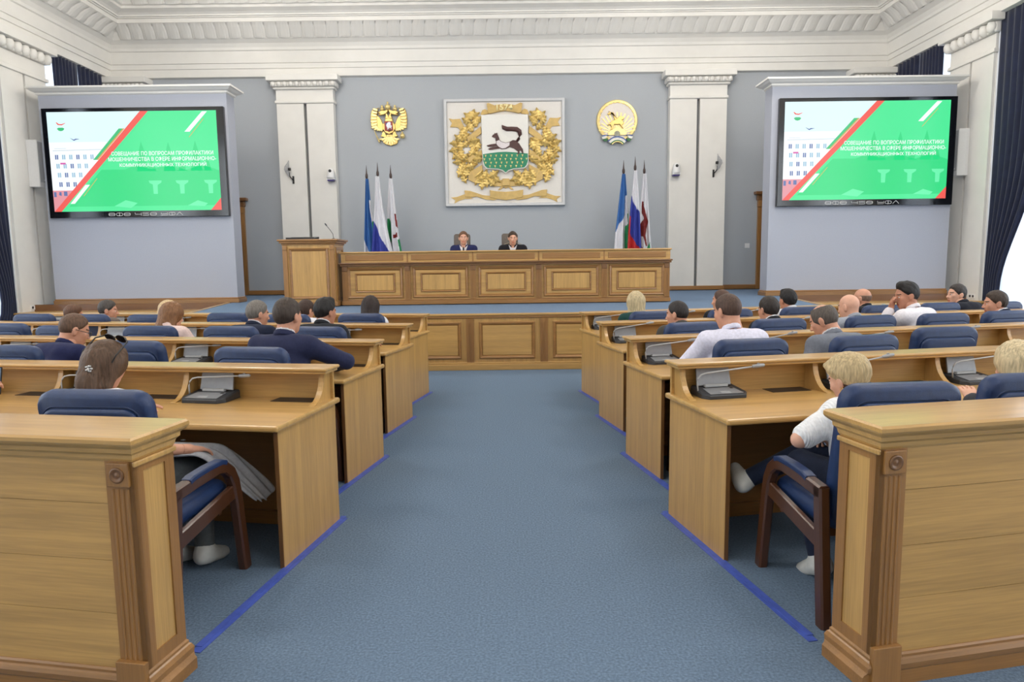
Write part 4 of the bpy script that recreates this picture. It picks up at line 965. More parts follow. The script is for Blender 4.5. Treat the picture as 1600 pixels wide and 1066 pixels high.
ef('rider', [(520, 560), (540, 520), (560, 500), (600, 495), (615, 520), (605, 550), (635, 570), (620, 600), (630, 640), (605, 610), (580, 610), (545, 645), (540, 600)], 0.115, 0.125, mat('rider_silver', (196, 196, 206), 0.4, metal=0.3, noise=0.1), bs, 0.003)
ef('rider_cape', [(510, 520), (545, 510), (550, 545), (520, 555)], 0.115, 0.123, mat('cape_blue', (76, 104, 158), 0.5), bs)
ef('dragon', [(545, 645), (580, 635), (625, 640), (620, 660), (580, 662)], 0.115, 0.12, mat('dragon_dark', (48, 40, 44), 0.5), bs)

# ------------------------------------------------------------------ round regional emblem
t = thing('round_emblem', (2.645, YB - 0.003, 4.985), 0, 'round gold emblem with horseman, sun rays and tricolour ribbon', 'emblem')
def R_(x, y): return ((x - 522) * 0.00138, (490 - y) * 0.00138)
m_ = MB(); m_.lathe([(0, 0), (0.5, 0), (0.505, 0.03), (0.49, 0.055), (0.44, 0.06), (0.43, 0.045), (0, 0.045)], (0, 0, 0), 64); o = m_.build('disc', golde, t); o.rotation_euler = (math.radians(90), 0, 0)
m_ = MB(); m_.lathe([(0, 0.0455), (0.428, 0.0455), (0.428, 0.048), (0, 0.048)], (0, 0, 0), 48); o = m_.build('field', mat('emblem_white', (226, 218, 210), 0.5, noise=0.02), t); o.rotation_euler = (math.radians(90), 0, 0)
for i in range(22):
    a = math.radians(-50 + 280 * i / 21); m_ = MB(); c_, s_ = math.cos(a), math.sin(a)
    q = [(-0.022, -0.012), (0, -0.02), (0.022, -0.012), (0.022, 0.012), (0, 0.022), (-0.022, 0.012)]
    m_.prism([((0.44 + p[1]) * c_ - p[0] * s_, (0.44 + p[1]) * s_ + p[0] * c_) for p in q], -0.07, -0.05, 'y'); m_.build('border_ornament', gold, t)
for i in range(15):
    a = math.radians(12 + 156 * i / 14); m_ = MB(); c_, s_ = math.cos(a), math.sin(a); bx_, bz_ = R_(522, 720); r1 = 0.40 if 40 < math.degrees(a) < 140 else 0.34
    m_.prism([(bx_ + 0.1 * c_ - 0.012 * s_, bz_ + 0.1 * s_ + 0.012 * c_), (bx_ + 0.1 * c_ + 0.012 * s_, bz_ + 0.1 * s_ - 0.012 * c_), (bx_ + (r1 + 0.12) * c_ + 0.016 * s_, bz_ + (r1 + 0.12) * s_ - 0.016 * c_), (bx_ + (r1 + 0.12) * c_ - 0.016 * s_, bz_ + (r1 + 0.12) * s_ + 0.016 * c_)], -0.058, -0.046, 'y'); m_.build('ray', golde, t)
def rf(name, pts, y0, y1, m_, parent, bev=0.003):
    mb_ = MB(); mb_.prism([R_(*p) for p in pts], -y1, -y0, 'y'); return mb_.build(name, m_, parent, bevel=bev)
hs = rf('horseman', [(385, 530), (440, 490), (480, 480), (455, 420), (430, 360), (400, 380), (350, 390), (345, 370), (380, 350), (365, 320), (400, 345), (430, 350), (455, 350), (490, 430), (530, 450), (550, 420), (590, 410), (640, 435), (640, 470), (600, 480), (620, 500), (640, 540), (600, 570), (625, 630), (590, 590), (560, 550), (540, 560), (470, 555), (445, 580), (440, 640), (405, 655), (420, 600), (400, 560), (345, 570)], 0.046, 0.1, gold, t, 0.01)
sun = rf('sun', [(360, 700), (400, 660), (450, 630), (520, 615), (600, 630), (650, 660), (690, 700), (690, 740), (360, 740)], 0.05, 0.08, golde, t)
m_ = MB(); cx, cz = R_(520, 720); m_.lathe([(0.022, 0), (0.075, 0), (0.07, 0.015), (0.03, 0.015)], (0, 0, 0), 20); o = m_.build('flower_disc', mat('flower_grey', (150, 150, 130), 0.5), sun); o.rotation_euler = (math.radians(90), 0, 0); o.location = (cx, -0.08, cz)
def band(name, c, r0, r1, a0, a1, y0, y1, m_, parent):
    mb_ = MB(); pts = [(c[0] + r1 * math.cos(math.radians(a)), c[1] + r1 * math.sin(math.radians(a))) for a in np.linspace(a0, a1, 14)] + [(c[0] + r0 * math.cos(math.radians(a)), c[1] + r0 * math.sin(math.radians(a))) for a in np.linspace(a1, a0, 14)]
    mb_.prism(pts, -y1, -y0, 'y'); return mb_.build(name, m_, parent)
cb = R_(522, 985)
b_blue = mat('ribbon_blue', (64, 92, 156), 0.5); b_white = mat('ribbon_white', (226, 224, 214), 0.5); b_green = mat('ribbon_green', (50, 110, 66), 0.5)
band('ribbon_stripe', cb, 0.275, 0.305, 40, 140, 0.03, 0.115, b_blue, t); band('ribbon_stripe', cb, 0.215, 0.275, 40, 140, 0.03, 0.112, b_white, t); band('ribbon_stripe', cb, 0.185, 0.215, 40, 140, 0.03, 0.115, b_green, t); band('ribbon_stripe', cb, 0.168, 0.185, 40, 140, 0.03, 0.118, golde, t)
for mir in (0, 1):
    def mm(p): return [((1044 - x) if mir else x, y) for x, y in p]
    rf('ribbon_end', mm([(240, 745), (300, 735), (380, 738), (330, 750), (270, 765)]), 0.04, 0.1, b_blue, t)
    rf('ribbon_end', mm([(245, 770), (300, 752), (345, 752), (315, 800), (262, 808)]), 0.04, 0.095, b_white, t)
    rf('ribbon_end', mm([(268, 815), (320, 800), (360, 790), (340, 845), (290, 845)]), 0.04, 0.09, b_green, t)

# ------------------------------------------------------------------ flags on poles
fw_ = mat('flag_white', (226, 226, 232), 0.7, noise=0.02); fb_ = mat('flag_blue', (58, 110, 176), 0.7, noise=0.03); fb2 = mat('flag_deep_blue', (52, 64, 156), 0.7, noise=0.03); fg_ = mat('flag_green', (36, 142, 86), 0.7, noise=0.03); fr_ = mat('flag_red', (190, 42, 40), 0.7, noise=0.03); fd_ = mat('flag_maroon', (124, 32, 32), 0.7, noise=0.03)
polem = mat('dark_flag_pole', (62, 44, 40), 0.4, noise=0.03)
def inpoly(p, poly):
    c = False; n = len(poly)
    for i in range(n):
        (x0, y0), (x1, y1) = poly[i], poly[i - 1]
        if (y0 > p[1]) != (y1 > p[1]) and p[0] < (x1 - x0) * (p[1] - y0) / (y1 - y0) + x0: c = not c
    return c
def flag(x, y, ztip, zbot, prof, regions, base, label):
    """prof: (t, left, right) half-widths from the pole; regions: (material, polygon in s,t)"""
    t = thing('flag', (x, y, DZ), 0, label, 'flag', 'draped flags behind the presidium table')
    H = ztip - DZ
    smoothshade(MB().tube([(0, 0, 0.02), (0, 0, H - 0.32)], 0.014, 8).build('pole', polem, t))
    smoothshade(MB().lathe([(0, 0), (0.14, 0), (0.15, 0.02), (0.05, 0.05), (0.03, 0.12), (0, 0.12)], (0, 0, 0), 18).build('pole_base', polem, t))
    smoothshade(MB().lathe([(0, -0.01), (0.02, 0), (0.032, 0.05), (0.03, 0.1), (0.018, 0.13), (0.012, 0.2), (0.002, 0.32)], (0, 0, H - 0.33), 12).build('finial', polem, t))
    ms = [base] + [r[0] for r in regions]; ml = []
    for m_ in ms:
        if m_ not in ml: ml.append(m_)
    ns, nt = 48, 84; top, bot = H - 0.33, zbot - DZ
    tt = [p[0] for p in prof]; lf = [p[1] for p in prof]; rt = [p[2] for p in prof]
    mb_ = MB(); V = []
    for j in range(nt + 1):
        q = j / nt; l_ = np.interp(q, tt, lf); r_ = np.interp(q, tt, rt)
        for i in range(ns + 1):
            s_ = i / ns; fold = math.sin(s_ * math.pi * 5 + 0.8 * q) * (0.02 + 0.05 * q) + 0.03 * math.sin(s_ * math.pi)
            V.append((-l_ + (l_ + r_) * s_, -0.03 - fold - 0.03 * math.sin(math.pi * s_), top + (bot - top) * q + 0.02 * math.sin(s_ * 9) * q))
    F_ = []; mi = []
    for j in range(nt):
        for i in range(ns):
            F_.append((j * (ns + 1) + i, j * (ns + 1) + i + 1, (j + 1) * (ns + 1) + i + 1, (j + 1) * (ns + 1) + i))
            c_ = ((i + 0.5) / ns, (j + 0.5) / nt); m_ = base
            for rm, poly in regions:
                if inpoly(c_, poly): m_ = rm
            mi.append(ml.index(m_))
    mb_.v = V; mb_.f = F_; mb_.mi = mi
    o = mb_.build('cloth', ml, t, smooth=True); md = o.modifiers.new('cloth_thickness', 'SOLIDIFY'); md.thickness = 0.004
ZB = 1.25; T1 = 0.8
flag(-3.33, 16.2, 3.86, ZB, [(0, 0.02, 0.05), (0.3, 0.06, 0.09), (0.6, 0.1, 0.2), (1, 0.12, 0.34)], [(fw_, [(0.75, 0.22), (1.1, 0.22), (1.1, 0.46), (0.85, 0.46)]), (fg_, [(0.8, 0.44), (1.1, 0.42), (1.1, 1.1), (0.9, 1.1)]), (fw_, [(-0.1, 0.58), (0.0, 0.60), (0.42, 0.80), (0.6, 1.1), (-0.1, 1.1)])], fb_, 'draped flag, mostly light blue, leftmost of the left group')
flag(-3.02, 15.93, 3.88, ZB, [(0, 0.05, 0.04), (0.3, 0.09, 0.1), (0.6, 0.16, 0.22), (1, 0.26, 0.42)], [(fb2, [(-0.1, 0.42), (0.0, 0.42), (0.35, 0.52), (1.0, 0.80), (1.1, 0.85), (1.1, 1.1), (-0.1, 1.1)])], fw_, 'draped white and deep blue flag in the middle of the left group')
flag(-2.77, 16.2, 3.86, ZB, [(0, 0.04, 0.05), (0.3, 0.1, 0.1), (0.6, 0.12, 0.16), (1, 0.14, 0.3)], [(fg_, [(-0.1, 0.40), (0.18, 0.40), (0.42, 0.44), (0.42, 0.62), (0.3, 0.66), (0.1, 0.6), (-0.1, 0.6)]), (fd_, [(0.8, 0.36), (0.96, 0.36), (0.98, 0.50), (0.84, 0.48)]), (fd_, [(0.55, 0.56), (0.9, 0.55), (0.9, 0.6), (0.55, 0.6)]), (fg_, [(0.88, 0.62), (1.1, 0.6), (1.1, 1.1), (0.92, 1.1)])], fw_, 'draped white flag with green fold, rightmost of the left group')
flag(2.64, 16.2, 3.90, ZB, [(0, 0.04, 0.04), (0.3, 0.12, 0.1), (0.6, 0.2, 0.14), (1, 0.26, 0.2)], [(fw_, [(0.72, 0.22), (1.1, 0.2), (1.1, 1.1), (-0.1, 1.1), (-0.1, 0.62), (0.2, 0.50), (0.5, 0.44), (0.66, 0.40)]), (fg_, [(0.84, 0.40), (1.1, 0.38), (1.1, 1.1), (0.64, 1.1), (0.68, 0.52), (0.9, 0.5)])], fb_, 'draped blue, white and green flag, leftmost of the right group')
flag(2.86, 15.93, 3.94, ZB, [(0, 0.03, 0.04), (0.3, 0.1, 0.1), (0.6, 0.16, 0.14), (1, 0.2, 0.2)], [(fb2, [(-0.1, 0.2), (0.15, 0.28), (0.5, 0.34), (1.1, 0.42), (1.1, 1.1), (-0.1, 1.1)]), (fr_, [(-0.1, 0.42), (0.1, 0.44), (0.12, 0.6), (0.4, 0.66), (1.1, 0.80), (1.1, 1.1), (-0.1, 1.1)])], fw_, 'draped white, blue and red flag in the middle of the right group')
flag(3.12, 16.2, 3.90, ZB, [(0, 0.03, 0.05), (0.3, 0.1, 0.1), (0.6, 0.17, 0.16), (1, 0.18, 0.24)], [(fd_, [(0.2, 0.28), (0.36, 0.27), (0.42, 0.33), (0.7, 0.40), (0.82, 0.48), (0.72, 0.54), (0.62, 0.60), (0.68, 0.68), (0.72, 0.72), (0.56, 0.70), (0.4, 0.62), (0.2, 0.62), (0.2, 0.68), (0.46, 0.76), (0.3, 0.77), (0.1, 0.7), (0.06, 0.55), (0.2, 0.5), (0.44, 0.44), (0.26, 0.38), (0.22, 0.34)]), (fg_, [(0.5, 0.80), (0.85, 0.68), (0.9, 0.9), (0.8, 1.1), (0.4, 1.1)])], fw_, 'draped white flag with a maroon animal, rightmost of the right group')

# ================================================================== PEOPLE
# Bodies, garments and hair are iso-surfaces of blended round cones, polygonised with surface nets.
class Field:
    def __init__(s, lo, hi, h):
        s.lo = np.array(lo, np.float32); s.h = h
        s.n = np.maximum(4, np.ceil((np.array(hi) - s.lo) / h).astype(int) + 1)
        s.F = np.full(s.n, 1.0, np.float32)
        s.ax = [s.lo[i] + h * np.arange(s.n[i], dtype=np.float32) for i in range(3)]
    def sl(s, lo, hi):
        out = []
        for i in range(3):
            a = int(max(0, math.floor((lo[i] - s.lo[i]) / s.h))); b = int(min(s.n[i], math.ceil((hi[i] - s.lo[i]) / s.h) + 1))
            if b <= a: return None
            out.append(slice(a, b))
        return tuple(out)
    def grid(s, S): return s.ax[0][S[0]][:, None, None], s.ax[1][S[1]][None, :, None], s.ax[2][S[2]][None, None, :]
    def merge(s, S, d, k, op='add'):
        f = s.F[S]
        if op == 'add':
            if k > 0:
                hh = np.maximum(k - np.abs(f - d), 0) / k; s.F[S] = np.minimum(f, d) - hh * hh * k * 0.25
            else: s.F[S] = np.minimum(f, d)
        else: s.F[S] = np.maximum(f, -d)
    def cone(s, a, b, ra, rb, k=0.03, op='add', sq=None):
        """round cone a-b; sq squashes the y axis (depth) by a factor"""
        a = np.array(a, np.float32); b = np.array(b, np.float32); R = max(ra, rb) + k + 3 * s.h
        S = s.sl(np.minimum(a, b) - R, np.maximum(a, b) + R)
        if S is None: return
        X, Y, Z_ = s.grid(S); ba = b - a; L2 = float(ba @ ba) + 1e-9
        px_, py_, pz_ = X - a[0], Y - a[1], Z_ - a[2]
        t_ = np.clip((px_ * ba[0] + py_ * ba[1] + pz_ * ba[2]) / L2, 0, 1)
        dx, dy, dz = px_ - t_ * ba[0], py_ - t_ * ba[1], pz_ - t_ * ba[2]
        if sq: dy = dy / sq
        d = np.sqrt(dx * dx + dy * dy + dz * dz) - (ra + (rb - ra) * t_)
        s.merge(S, d.astype(np.float32), k, op)
    def ell(s, c, r, k=0.02, op='add', rot=None):
        c = np.array(c, np.float32); r = np.array(r, np.float32); R = r.max() + k + 3 * s.h
        S = s.sl(c - R, c + R)
        if S is None: return
        X, Y, Z_ = s.grid(S); x, y, z = X - c[0], Y - c[1], Z_ - c[2]
        if rot is not None:
            m_ = np.array(rot).T
            x, y, z = (m_[0][0] * x + m_[0][1] * y + m_[0][2] * z), (m_[1][0] * x + m_[1][1] * y + m_[1][2] * z), (m_[2][0] * x + m_[2][1] * y + m_[2][2] * z)
        q = np.sqrt((x / r[0]) ** 2 + (y / r[1]) ** 2 + (z / r[2]) ** 2)
        q2 = np.sqrt((x / r[0] ** 2) ** 2 + (y / r[1] ** 2) ** 2 + (z / r[2] ** 2) ** 2) + 1e-6
        s.merge(S, (q * (q - 1) / q2).astype(np.float32), k, op)
    def clip(s, fn):
        X, Y, Z_ = s.grid((slice(None),) * 3); s.F = np.maximum(s.F, fn(X, Y, Z_).astype(np.float32))
    def sclip(s, fn, k):
        X, Y, Z_ = s.grid((slice(None),) * 3); b = fn(X, Y, Z_).astype(np.float32); a = s.F
        hh = np.maximum(k - np.abs(a - b), 0) / k; s.F = np.maximum(a, b) + hh * hh * k * 0.25
    def noise(s, amp, fx, fy, fz, seed=0):
        X, Y, Z_ = s.grid((slice(None),) * 3); r = np.random.RandomState(seed)
        out = 0
        for i in range(3):
            p = r.uniform(0, 6.28, 3); g = 1.0 + 0.7 * i
            out = out + np.sin(X * fx * g + p[0] + 2 * np.sin(Z_ * fz * 0.6 + p[1])) * np.sin(Y * fy * g + p[1] + 1.5 * np.sin(X * fx * .3)) * np.cos(Z_ * fz * g + p[2]) / g
        s.F = s.F + (amp * out).astype(np.float32)
    def poly(s):
        F = s.F; F[0] = F[-1] = 1; F[:, 0] = F[:, -1] = 1; F[:, :, 0] = F[:, :, -1] = 1
        ins = F < 0; n = F.shape
        c = [slice(0, -1), slice(1, None)]
        cnt = np.zeros([i - 1 for i in n], np.uint8)
        for i in (0, 1):
            for j in (0, 1):
                for k_ in (0, 1): cnt += ins[c[i], c[j], c[k_]]
        act = (cnt > 0) & (cnt < 8); idx = np.full(act.shape, -1, np.int64); A = np.argwhere(act); idx[act] = np.arange(len(A))
        if len(A) == 0: return np.zeros((0, 3)), np.zeros((0, 4), int)
        P = np.zeros((len(A), 3)); N = np.zeros(len(A))
        cor = [(i, j, k_) for i in (0, 1) for j in (0, 1) for k_ in (0, 1)]
        val = {q: F[A[:, 0] + q[0], A[:, 1] + q[1], A[:, 2] + q[2]] for q in cor}
        for q in cor:
            for ax in range(3):
                if q[ax]: continue
                q2 = list(q); q2[ax] = 1; q2 = tuple(q2); v0, v1 = val[q], val[q2]
                cr = (v0 < 0) != (v1 < 0); t_ = np.where(cr, v0 / np.where(v0 == v1, 1, v0 - v1), 0)
                p = np.tile(np.array(q, float), (len(A), 1)); p[:, ax] = t_
                P += p * cr[:, None]; N += cr
        P = (A + P / N[:, None]) * s.h + s.lo
        faces = []
        for ax in range(3):
            o1, o2 = [(1, 2), (2, 0), (0, 1)][ax]
            s0 = [slice(1, -1)] * 3; s0[ax] = slice(0, -1); s1 = [slice(1, -1)] * 3; s1[ax] = slice(1, None)
            a, b = ins[tuple(s0)], ins[tuple(s1)]
            E_ = np.argwhere(a != b)
            if not len(E_): continue
            fl = a[tuple(E_.T)]
            base = E_.copy(); base[:, o1] += 1; base[:, o2] += 1; 
            def I(d1, d2):
                q = base.copy(); q[:, o1] += d1; q[:, o2] += d2; return idx[q[:, 0], q[:, 1], q[:, 2]]
            f = np.stack([I(-1, -1), I(0, -1), I(0, 0), I(-1, 0)], 1)
            f[~fl] = f[~fl][:, ::-1]
            faces.append(f)
        return P, np.concatenate(faces)
def np_mesh(name, parts, mats):
    """parts: list of (verts, quads, material index)"""
    V = np.concatenate([p[0] for p in parts]); off = 0; Fs = []; mi = []
    for v, f, m_ in parts: Fs.append(f + off); off += len(v); mi.append(np.full(len(f), m_) if np.isscalar(m_) else m_)
    F_ = np.concatenate(Fs); mi = np.concatenate(mi)
    me = bpy.data.meshes.new(name); me.vertices.add(len(V)); me.vertices.foreach_set('co', V.astype(np.float32).ravel())
    me.loops.add(len(F_) * 4); me.loops.foreach_set('vertex_index', F_.astype(np.int32).ravel())
    me.polygons.add(len(F_)); me.polygons.foreach_set('loop_start', np.arange(0, len(F_) * 4, 4, dtype=np.int32))
    for m_ in mats: me.materials.append(m_)
    me.update(calc_edges=True)
    me.polygons.foreach_set('material_index', mi.astype(np.int32)); me.polygons.foreach_set('use_smooth', [True] * len(F_)); me.update()
    return me
# ---- head template, face towards +y, origin in the middle of the skull
HLO, HHI = (-0.12, -0.14, -0.24), (0.12, 0.15, 0.16)
def head_template(female):
    f = Field(HLO, HHI, 0.0055); j = 0.93 if female else 1.0
    f.ell((0, -0.012, 0.03), (0.076, 0.094, 0.092), 0)
    f.ell((0, 0.028, -0.04), (0.060 * j, 0.062, 0.072), 0.03)
    f.ell((0, 0.055, -0.092), (0.030 * j, 0.026, 0.022), 0.03)                 # chin
    f.cone((-0.03, 0.072, 0.028), (0.03, 0.072, 0.028), 0.013, 0.013, 0.02)     # brow
    f.cone((-0.042, 0.06, -0.012), (-0.03, 0.066, -0.03), 0.018, 0.016, 0.02); f.cone((0.042, 0.06, -0.012), (0.03, 0.066, -0.03), 0.018, 0.016, 0.02)
    for s_ in (-1, 1): f.ell((s_ * 0.032, 0.094, 0.006), (0.017, 0.014, 0.011), 0, 'sub')
    f.cone((0, 0.083, 0.014), (0, 0.106, -0.024), 0.008, 0.012, 0.014)          # nose
    for s_ in (-1, 1): f.ell((s_ * 0.011, 0.098, -0.029), (0.008, 0.009, 0.007), 0.008)
    f.cone((-0.017, 0.082, -0.060), (0.017, 0.082, -0.060), 0.008, 0.008, 0.01) # lips
    f.cone((-0.014, 0.081, -0.070), (0.014, 0.081, -0.070), 0.008, 0.008, 0.006)
    for s_ in (-1, 1):                                                          # ears
        c_, sn = math.cos(0.35 * s_), math.sin(0.35 * s_); rot = [[c_, -sn, 0], [sn, c_, 0], [0, 0, 1]]
        f.ell((s_ * 0.083, -0.012, 0.0), (0.011, 0.022, 0.033), 0.008, rot=rot); f.ell((s_ * 0.078, -0.008, -0.024), (0.01, 0.013, 0.014), 0.008)
        f.ell((s_ * 0.096, -0.005, 0.002), (0.006, 0.011, 0.018), 0, 'sub')
    nr = 0.050 if female else 0.058
    f.cone((0, -0.022, -0.05), (0, -0.045, -0.25), nr, nr + 0.006, 0.03)
    P, Q = f.poly(); cen = P[Q].mean(1); mi = np.zeros(len(Q), int)
    lip = (np.abs(cen[:, 0]) < 0.025) & (np.abs(cen[:, 2] + 0.065) < 0.010) & (cen[:, 1] > 0.078); mi[lip] = 1
    br = (np.abs(np.abs(cen[:, 0]) - 0.034) < 0.019) & (np.abs(cen[:, 2] - 0.031) < 0.0055) & (cen[:, 1] > 0.06); mi[br] = 2
    return P, Q, mi
HEAD = {False: head_template(False), True: head_template(True)}
def hair_mesh(style):
    """list of (P, Q, slot) in head space; slot 0 = main colour, 1 = second colour"""
    out = []
    if style == 'none': return out
    def fin(f, slot): P, Q = f.poly(); out.append((P, Q, slot))
    def cap(th, k1, k0, sx=1.0, lo=HLO, hi=(0.13, 0.16, 0.2)):
        f = Field((-0.14, -0.17, -0.26), (0.14, 0.16, 0.2), 0.006)
        f.ell((0, -0.014, 0.032), ((0.076 + th) * sx, 0.094 + th, 0.092 + th * 1.25), 0)
        return f
    if style in ('short', 'crew', 'thick'):
        th = {'short': 0.012, 'crew': 0.007, 'thick': 0.016}[style]
        f = cap(th, 0, 0); f.noise(0.0022 if style != 'crew' else 0.0008, 90, 90, 40, 1)
        f.sclip(lambda X, Y, Z_: (0.98 * Y - 0.028 + 0.5 * np.maximum(0, Y - 0.035) - Z_) * 0.7, 0.05)
        if style == 'thick': f.cone((-0.03, 0.035, 0.118), (0.03, 0.03, 0.122), 0.02, 0.02, 0.04); f.noise(0.002, 80, 80, 50, 11); f.sclip(lambda X, Y, Z_: (0.98 * Y - 0.028 + 0.4 * np.maximum(0, Y - 0.035) - Z_) * 0.7, 0.05)
        fin(f, 0)
    elif style == 'balding':
        f = cap(0.008, 0, 0); f.noise(0.001, 90, 90, 40, 2); f.clip(lambda X, Y, Z_: (0.98 * Y - 0.03 - Z_) * 0.7)
        f.ell((0, -0.02, 0.135), (0.058, 0.085, 0.06), 0, 'sub'); f.clip(lambda X, Y, Z_: (Y - 0.05)); fin(f, 0)
    elif style == 'bald':
        f = cap(0.0025, 0, 0); f.clip(lambda X, Y, Z_: np.maximum((0.9 * Y - 0.02 - Z_) * 0.7, Z_ - 0.045 + 0 * X)); f.clip(lambda X, Y, Z_: (Y - 0.0)); fin(f, 0)
    elif style in ('long', 'longblonde'):
        f = cap(0.022, 0, 0)
        f.cone((0, -0.075, 0.02), (0, -0.105, -0.21), 0.075, 0.088, 0.05, sq=0.62)
        for s_ in (-1, 1): f.cone((s_ * 0.072, -0.02, 0.03), (s_ * 0.085, -0.035, -0.20), 0.034, 0.038, 0.04)
        f.noise(0.0035, 110, 110, 14, 3)
        f.ell((0, 0.10, -0.06), (0.068, 0.085, 0.125), 0, 'sub'); fin(f, 0)
    elif style == 'bob':
        f = cap(0.022, 0, 0); f.cone((0, -0.07, 0.02), (0, -0.085, -0.13), 0.075, 0.075, 0.05, sq=0.7)
        for s_ in (-1, 1): f.cone((s_ * 0.072, -0.015, 0.03), (s_ * 0.078, -0.02, -0.12), 0.034, 0.032, 0.04)
        f.noise(0.0035, 100, 100, 18, 4); f.ell((0, 0.10, -0.05), (0.068, 0.085, 0.12), 0, 'sub'); fin(f, 0)
    elif style == 'bun':
        f = cap(0.014, 0, 0); f.ell((0, -0.125, 0.0), (0.045, 0.035, 0.04), 0.03); f.noise(0.002, 90, 90, 40, 5)
        f.clip(lambda X, Y, Z_: (0.98 * Y - 0.030 - Z_) * 0.7); fin(f, 0)
    elif style == 'clip':      # half-up brown hair gathered by a clip
        f = cap(0.022, 0, 0)
        f.cone((0, -0.09, 0.0), (0.01, -0.115, -0.10), 0.066, 0.05, 0.04, sq=0.7); f.cone((0.01, -0.115, -0.09), (0.045, -0.10, -0.22), 0.052, 0.04, 0.05, sq=0.7)
        for s_ in (-1, 1): f.cone((s_ * 0.068, 0.0, 0.03), (s_ * 0.066, -0.04, -0.11), 0.03, 0.03, 0.04)
        f.noise(0.0045, 80, 80, 16, 6); f.ell((0, 0.11, -0.05), (0.066, 0.085, 0.12), 0, 'sub'); fin(f, 0)
    elif style == 'pixie':     # short layered blonde hair over a dark nape
        f = cap(0.026, 0, 0, 1.0); f.ell((0, -0.055, 0.05), (0.092, 0.094, 0.088), 0.03); f.cone((-0.03, 0.07, 0.095), (0.04, 0.06, 0.1), 0.026, 0.026, 0.03)
        f.cone((-0.085, 0.02, 0.06), (-0.088, 0.03, 0.01), 0.018, 0.008, 0.03); f.cone((0.085, 0.02, 0.06), (0.088, 0.03, 0.01), 0.018, 0.008, 0.03)
        f.noise(0.0028, 120, 120, 14, 7); f.sclip(lambda X, Y, Z_: (0.95 * Y + 0.018 - Z_ - 0.010 * np.sin(X * 70) - 0.008 * np.sin(X * 150 + 1)) * 0.8, 0.03); fin(f, 0)
        f = cap(0.013, 0, 0); f.cone((0, -0.075, 0.0), (0, -0.07, -0.10), 0.06, 0.035, 0.03, sq=0.7); f.noise(0.003, 110, 110, 18, 8)
        f.sclip(lambda X, Y, Z_: (0.9 * Y - 0.055 - Z_) * 0.7, 0.02); f.clip(lambda X, Y, Z_: Y - 0.005); f.clip(lambda X, Y, Z_: Z_ - 0.05); fin(f, 1)
    return out
HAIRC = {}
def hair_of(style):
    if style not in HAIRC: HAIRC[style] = hair_mesh(style)
    return HAIRC[style]
# ---- hand template: wrist at origin, fingers towards +y, palm down, thumb towards +x
def hand_template(curl):
    f = Field((-0.07, -0.04, -0.11), (0.09, 0.21, 0.05), 0.0045)
    f.cone((0, -0.03, 0), (0, 0.01, 0), 0.027, 0.027, 0.01, sq=None)
    for x in (-0.026, -0.009, 0.009, 0.026): f.cone((x * 0.6, 0.01, 0), (x, 0.075, 0.002), 0.016, 0.0125, 0.014)
    for x, L in ((-0.030, 0.062), (-0.0105, 0.078), (0.010, 0.084), (0.030, 0.074)):
        p = np.array([x, 0.078, 0.002]); a = 0.12 + curl * 0.25
        for q, ll in enumerate((0.45, 0.30, 0.25)):
            d = np.array([0.06 * x / 0.03, math.cos(a), -math.sin(a)]); n_p = p + d * L * ll * 1.05
            f.cone(p, n_p, 0.0092 - 0.0008 * q, 0.0085 - 0.0008 * q, 0.002); p = n_p; a += curl * 0.75 + 0.1
    p0 = np.array([0.022, 0.02, -0.006]); p1 = p0 + [0.032, 0.03, -0.010]; p2 = p1 + np.array([0.008, 0.032, -0.008 - 0.01 * curl]); p3 = p2 + np.array([-0.004 - 0.01 * curl, 0.026, -0.004])
    f.cone(p0, p1, 0.015, 0.0125, 0.01); f.cone(p1, p2, 0.0115, 0.0105, 0.003); f.cone(p2, p3, 0.0105, 0.009, 0.003)
    return f.poly()
HAND = {0: hand_template(0.35), 1: hand_template(1.25)}
def rotm(yaw=0, pitch=0, roll=0):
    """columns: local axes; yaw left +, pitch down +, roll"""
    return np.array(Matrix.Rotation(math.radians(yaw), 3, 'Z') @ Matrix.Rotation(math.radians(-pitch), 3, 'X') @ Matrix.Rotation(math.radians(roll), 3, 'Y'))
def unit(v): v = np.array(v, float); return v / (np.linalg.norm(v) + 1e-9)
def ik(a, b, l1, l2, hint):
    a, b = np.array(a, float), np.array(b, float); d = b - a; L = np.linalg.norm(d)
    if L > (l1 + l2) * 0.985: b = a + d / L * (l1 + l2) * 0.985; d = b - a; L = np.linalg.norm(d)
    x = (l1 * l1 - l2 * l2 + L * L) / (2 * L); h = math.sqrt(max(0, l1 * l1 - x * x)); u = d / L
    hv = np.array(hint, float); hv = hv - u * (hv @ u); return a + u * x + unit(hv) * h, b
SKIN = {}
def skin_mats(tone):
    if tone not in SKIN:
        c = {0: (214, 164, 140), 1: (200, 146, 120), 2: (186, 130, 104)}[tone]
        SKIN[tone] = [mat('skin_%d' % tone, c, 0.55, noise=0.05, scale=25), mat('lips_%d' % tone, tuple(int(v * k_) for v, k_ in zip(c, (0.86, 0.68, 0.66))), 0.5, noise=0.03), mat('brow_%d' % tone, (84, 62, 48), 0.7, noise=0.05)]
    return SKIN[tone]
eye_w = mat('eye_white', (222, 216, 210), 0.3, noise=0.01); eye_d = mat('eye_iris', (44, 34, 28), 0.2, noise=0.02)
m_ = MB(); m_.lathe([(0, -0.0105), (0.006, -0.0086), (0.0103, -0.002), (0.0103, 0.002), (0.0074, 0.0074), (0.0056, 0.0089)], (0, 0, 0), 12); m_.cur = 1; m_.lathe([(0.0056, 0.0089), (0.003, 0.0101), (0.0, 0.0106)], (0, 0, 0), 12)
EYE = m_.mesh('eye', [eye_w, eye_d], True)
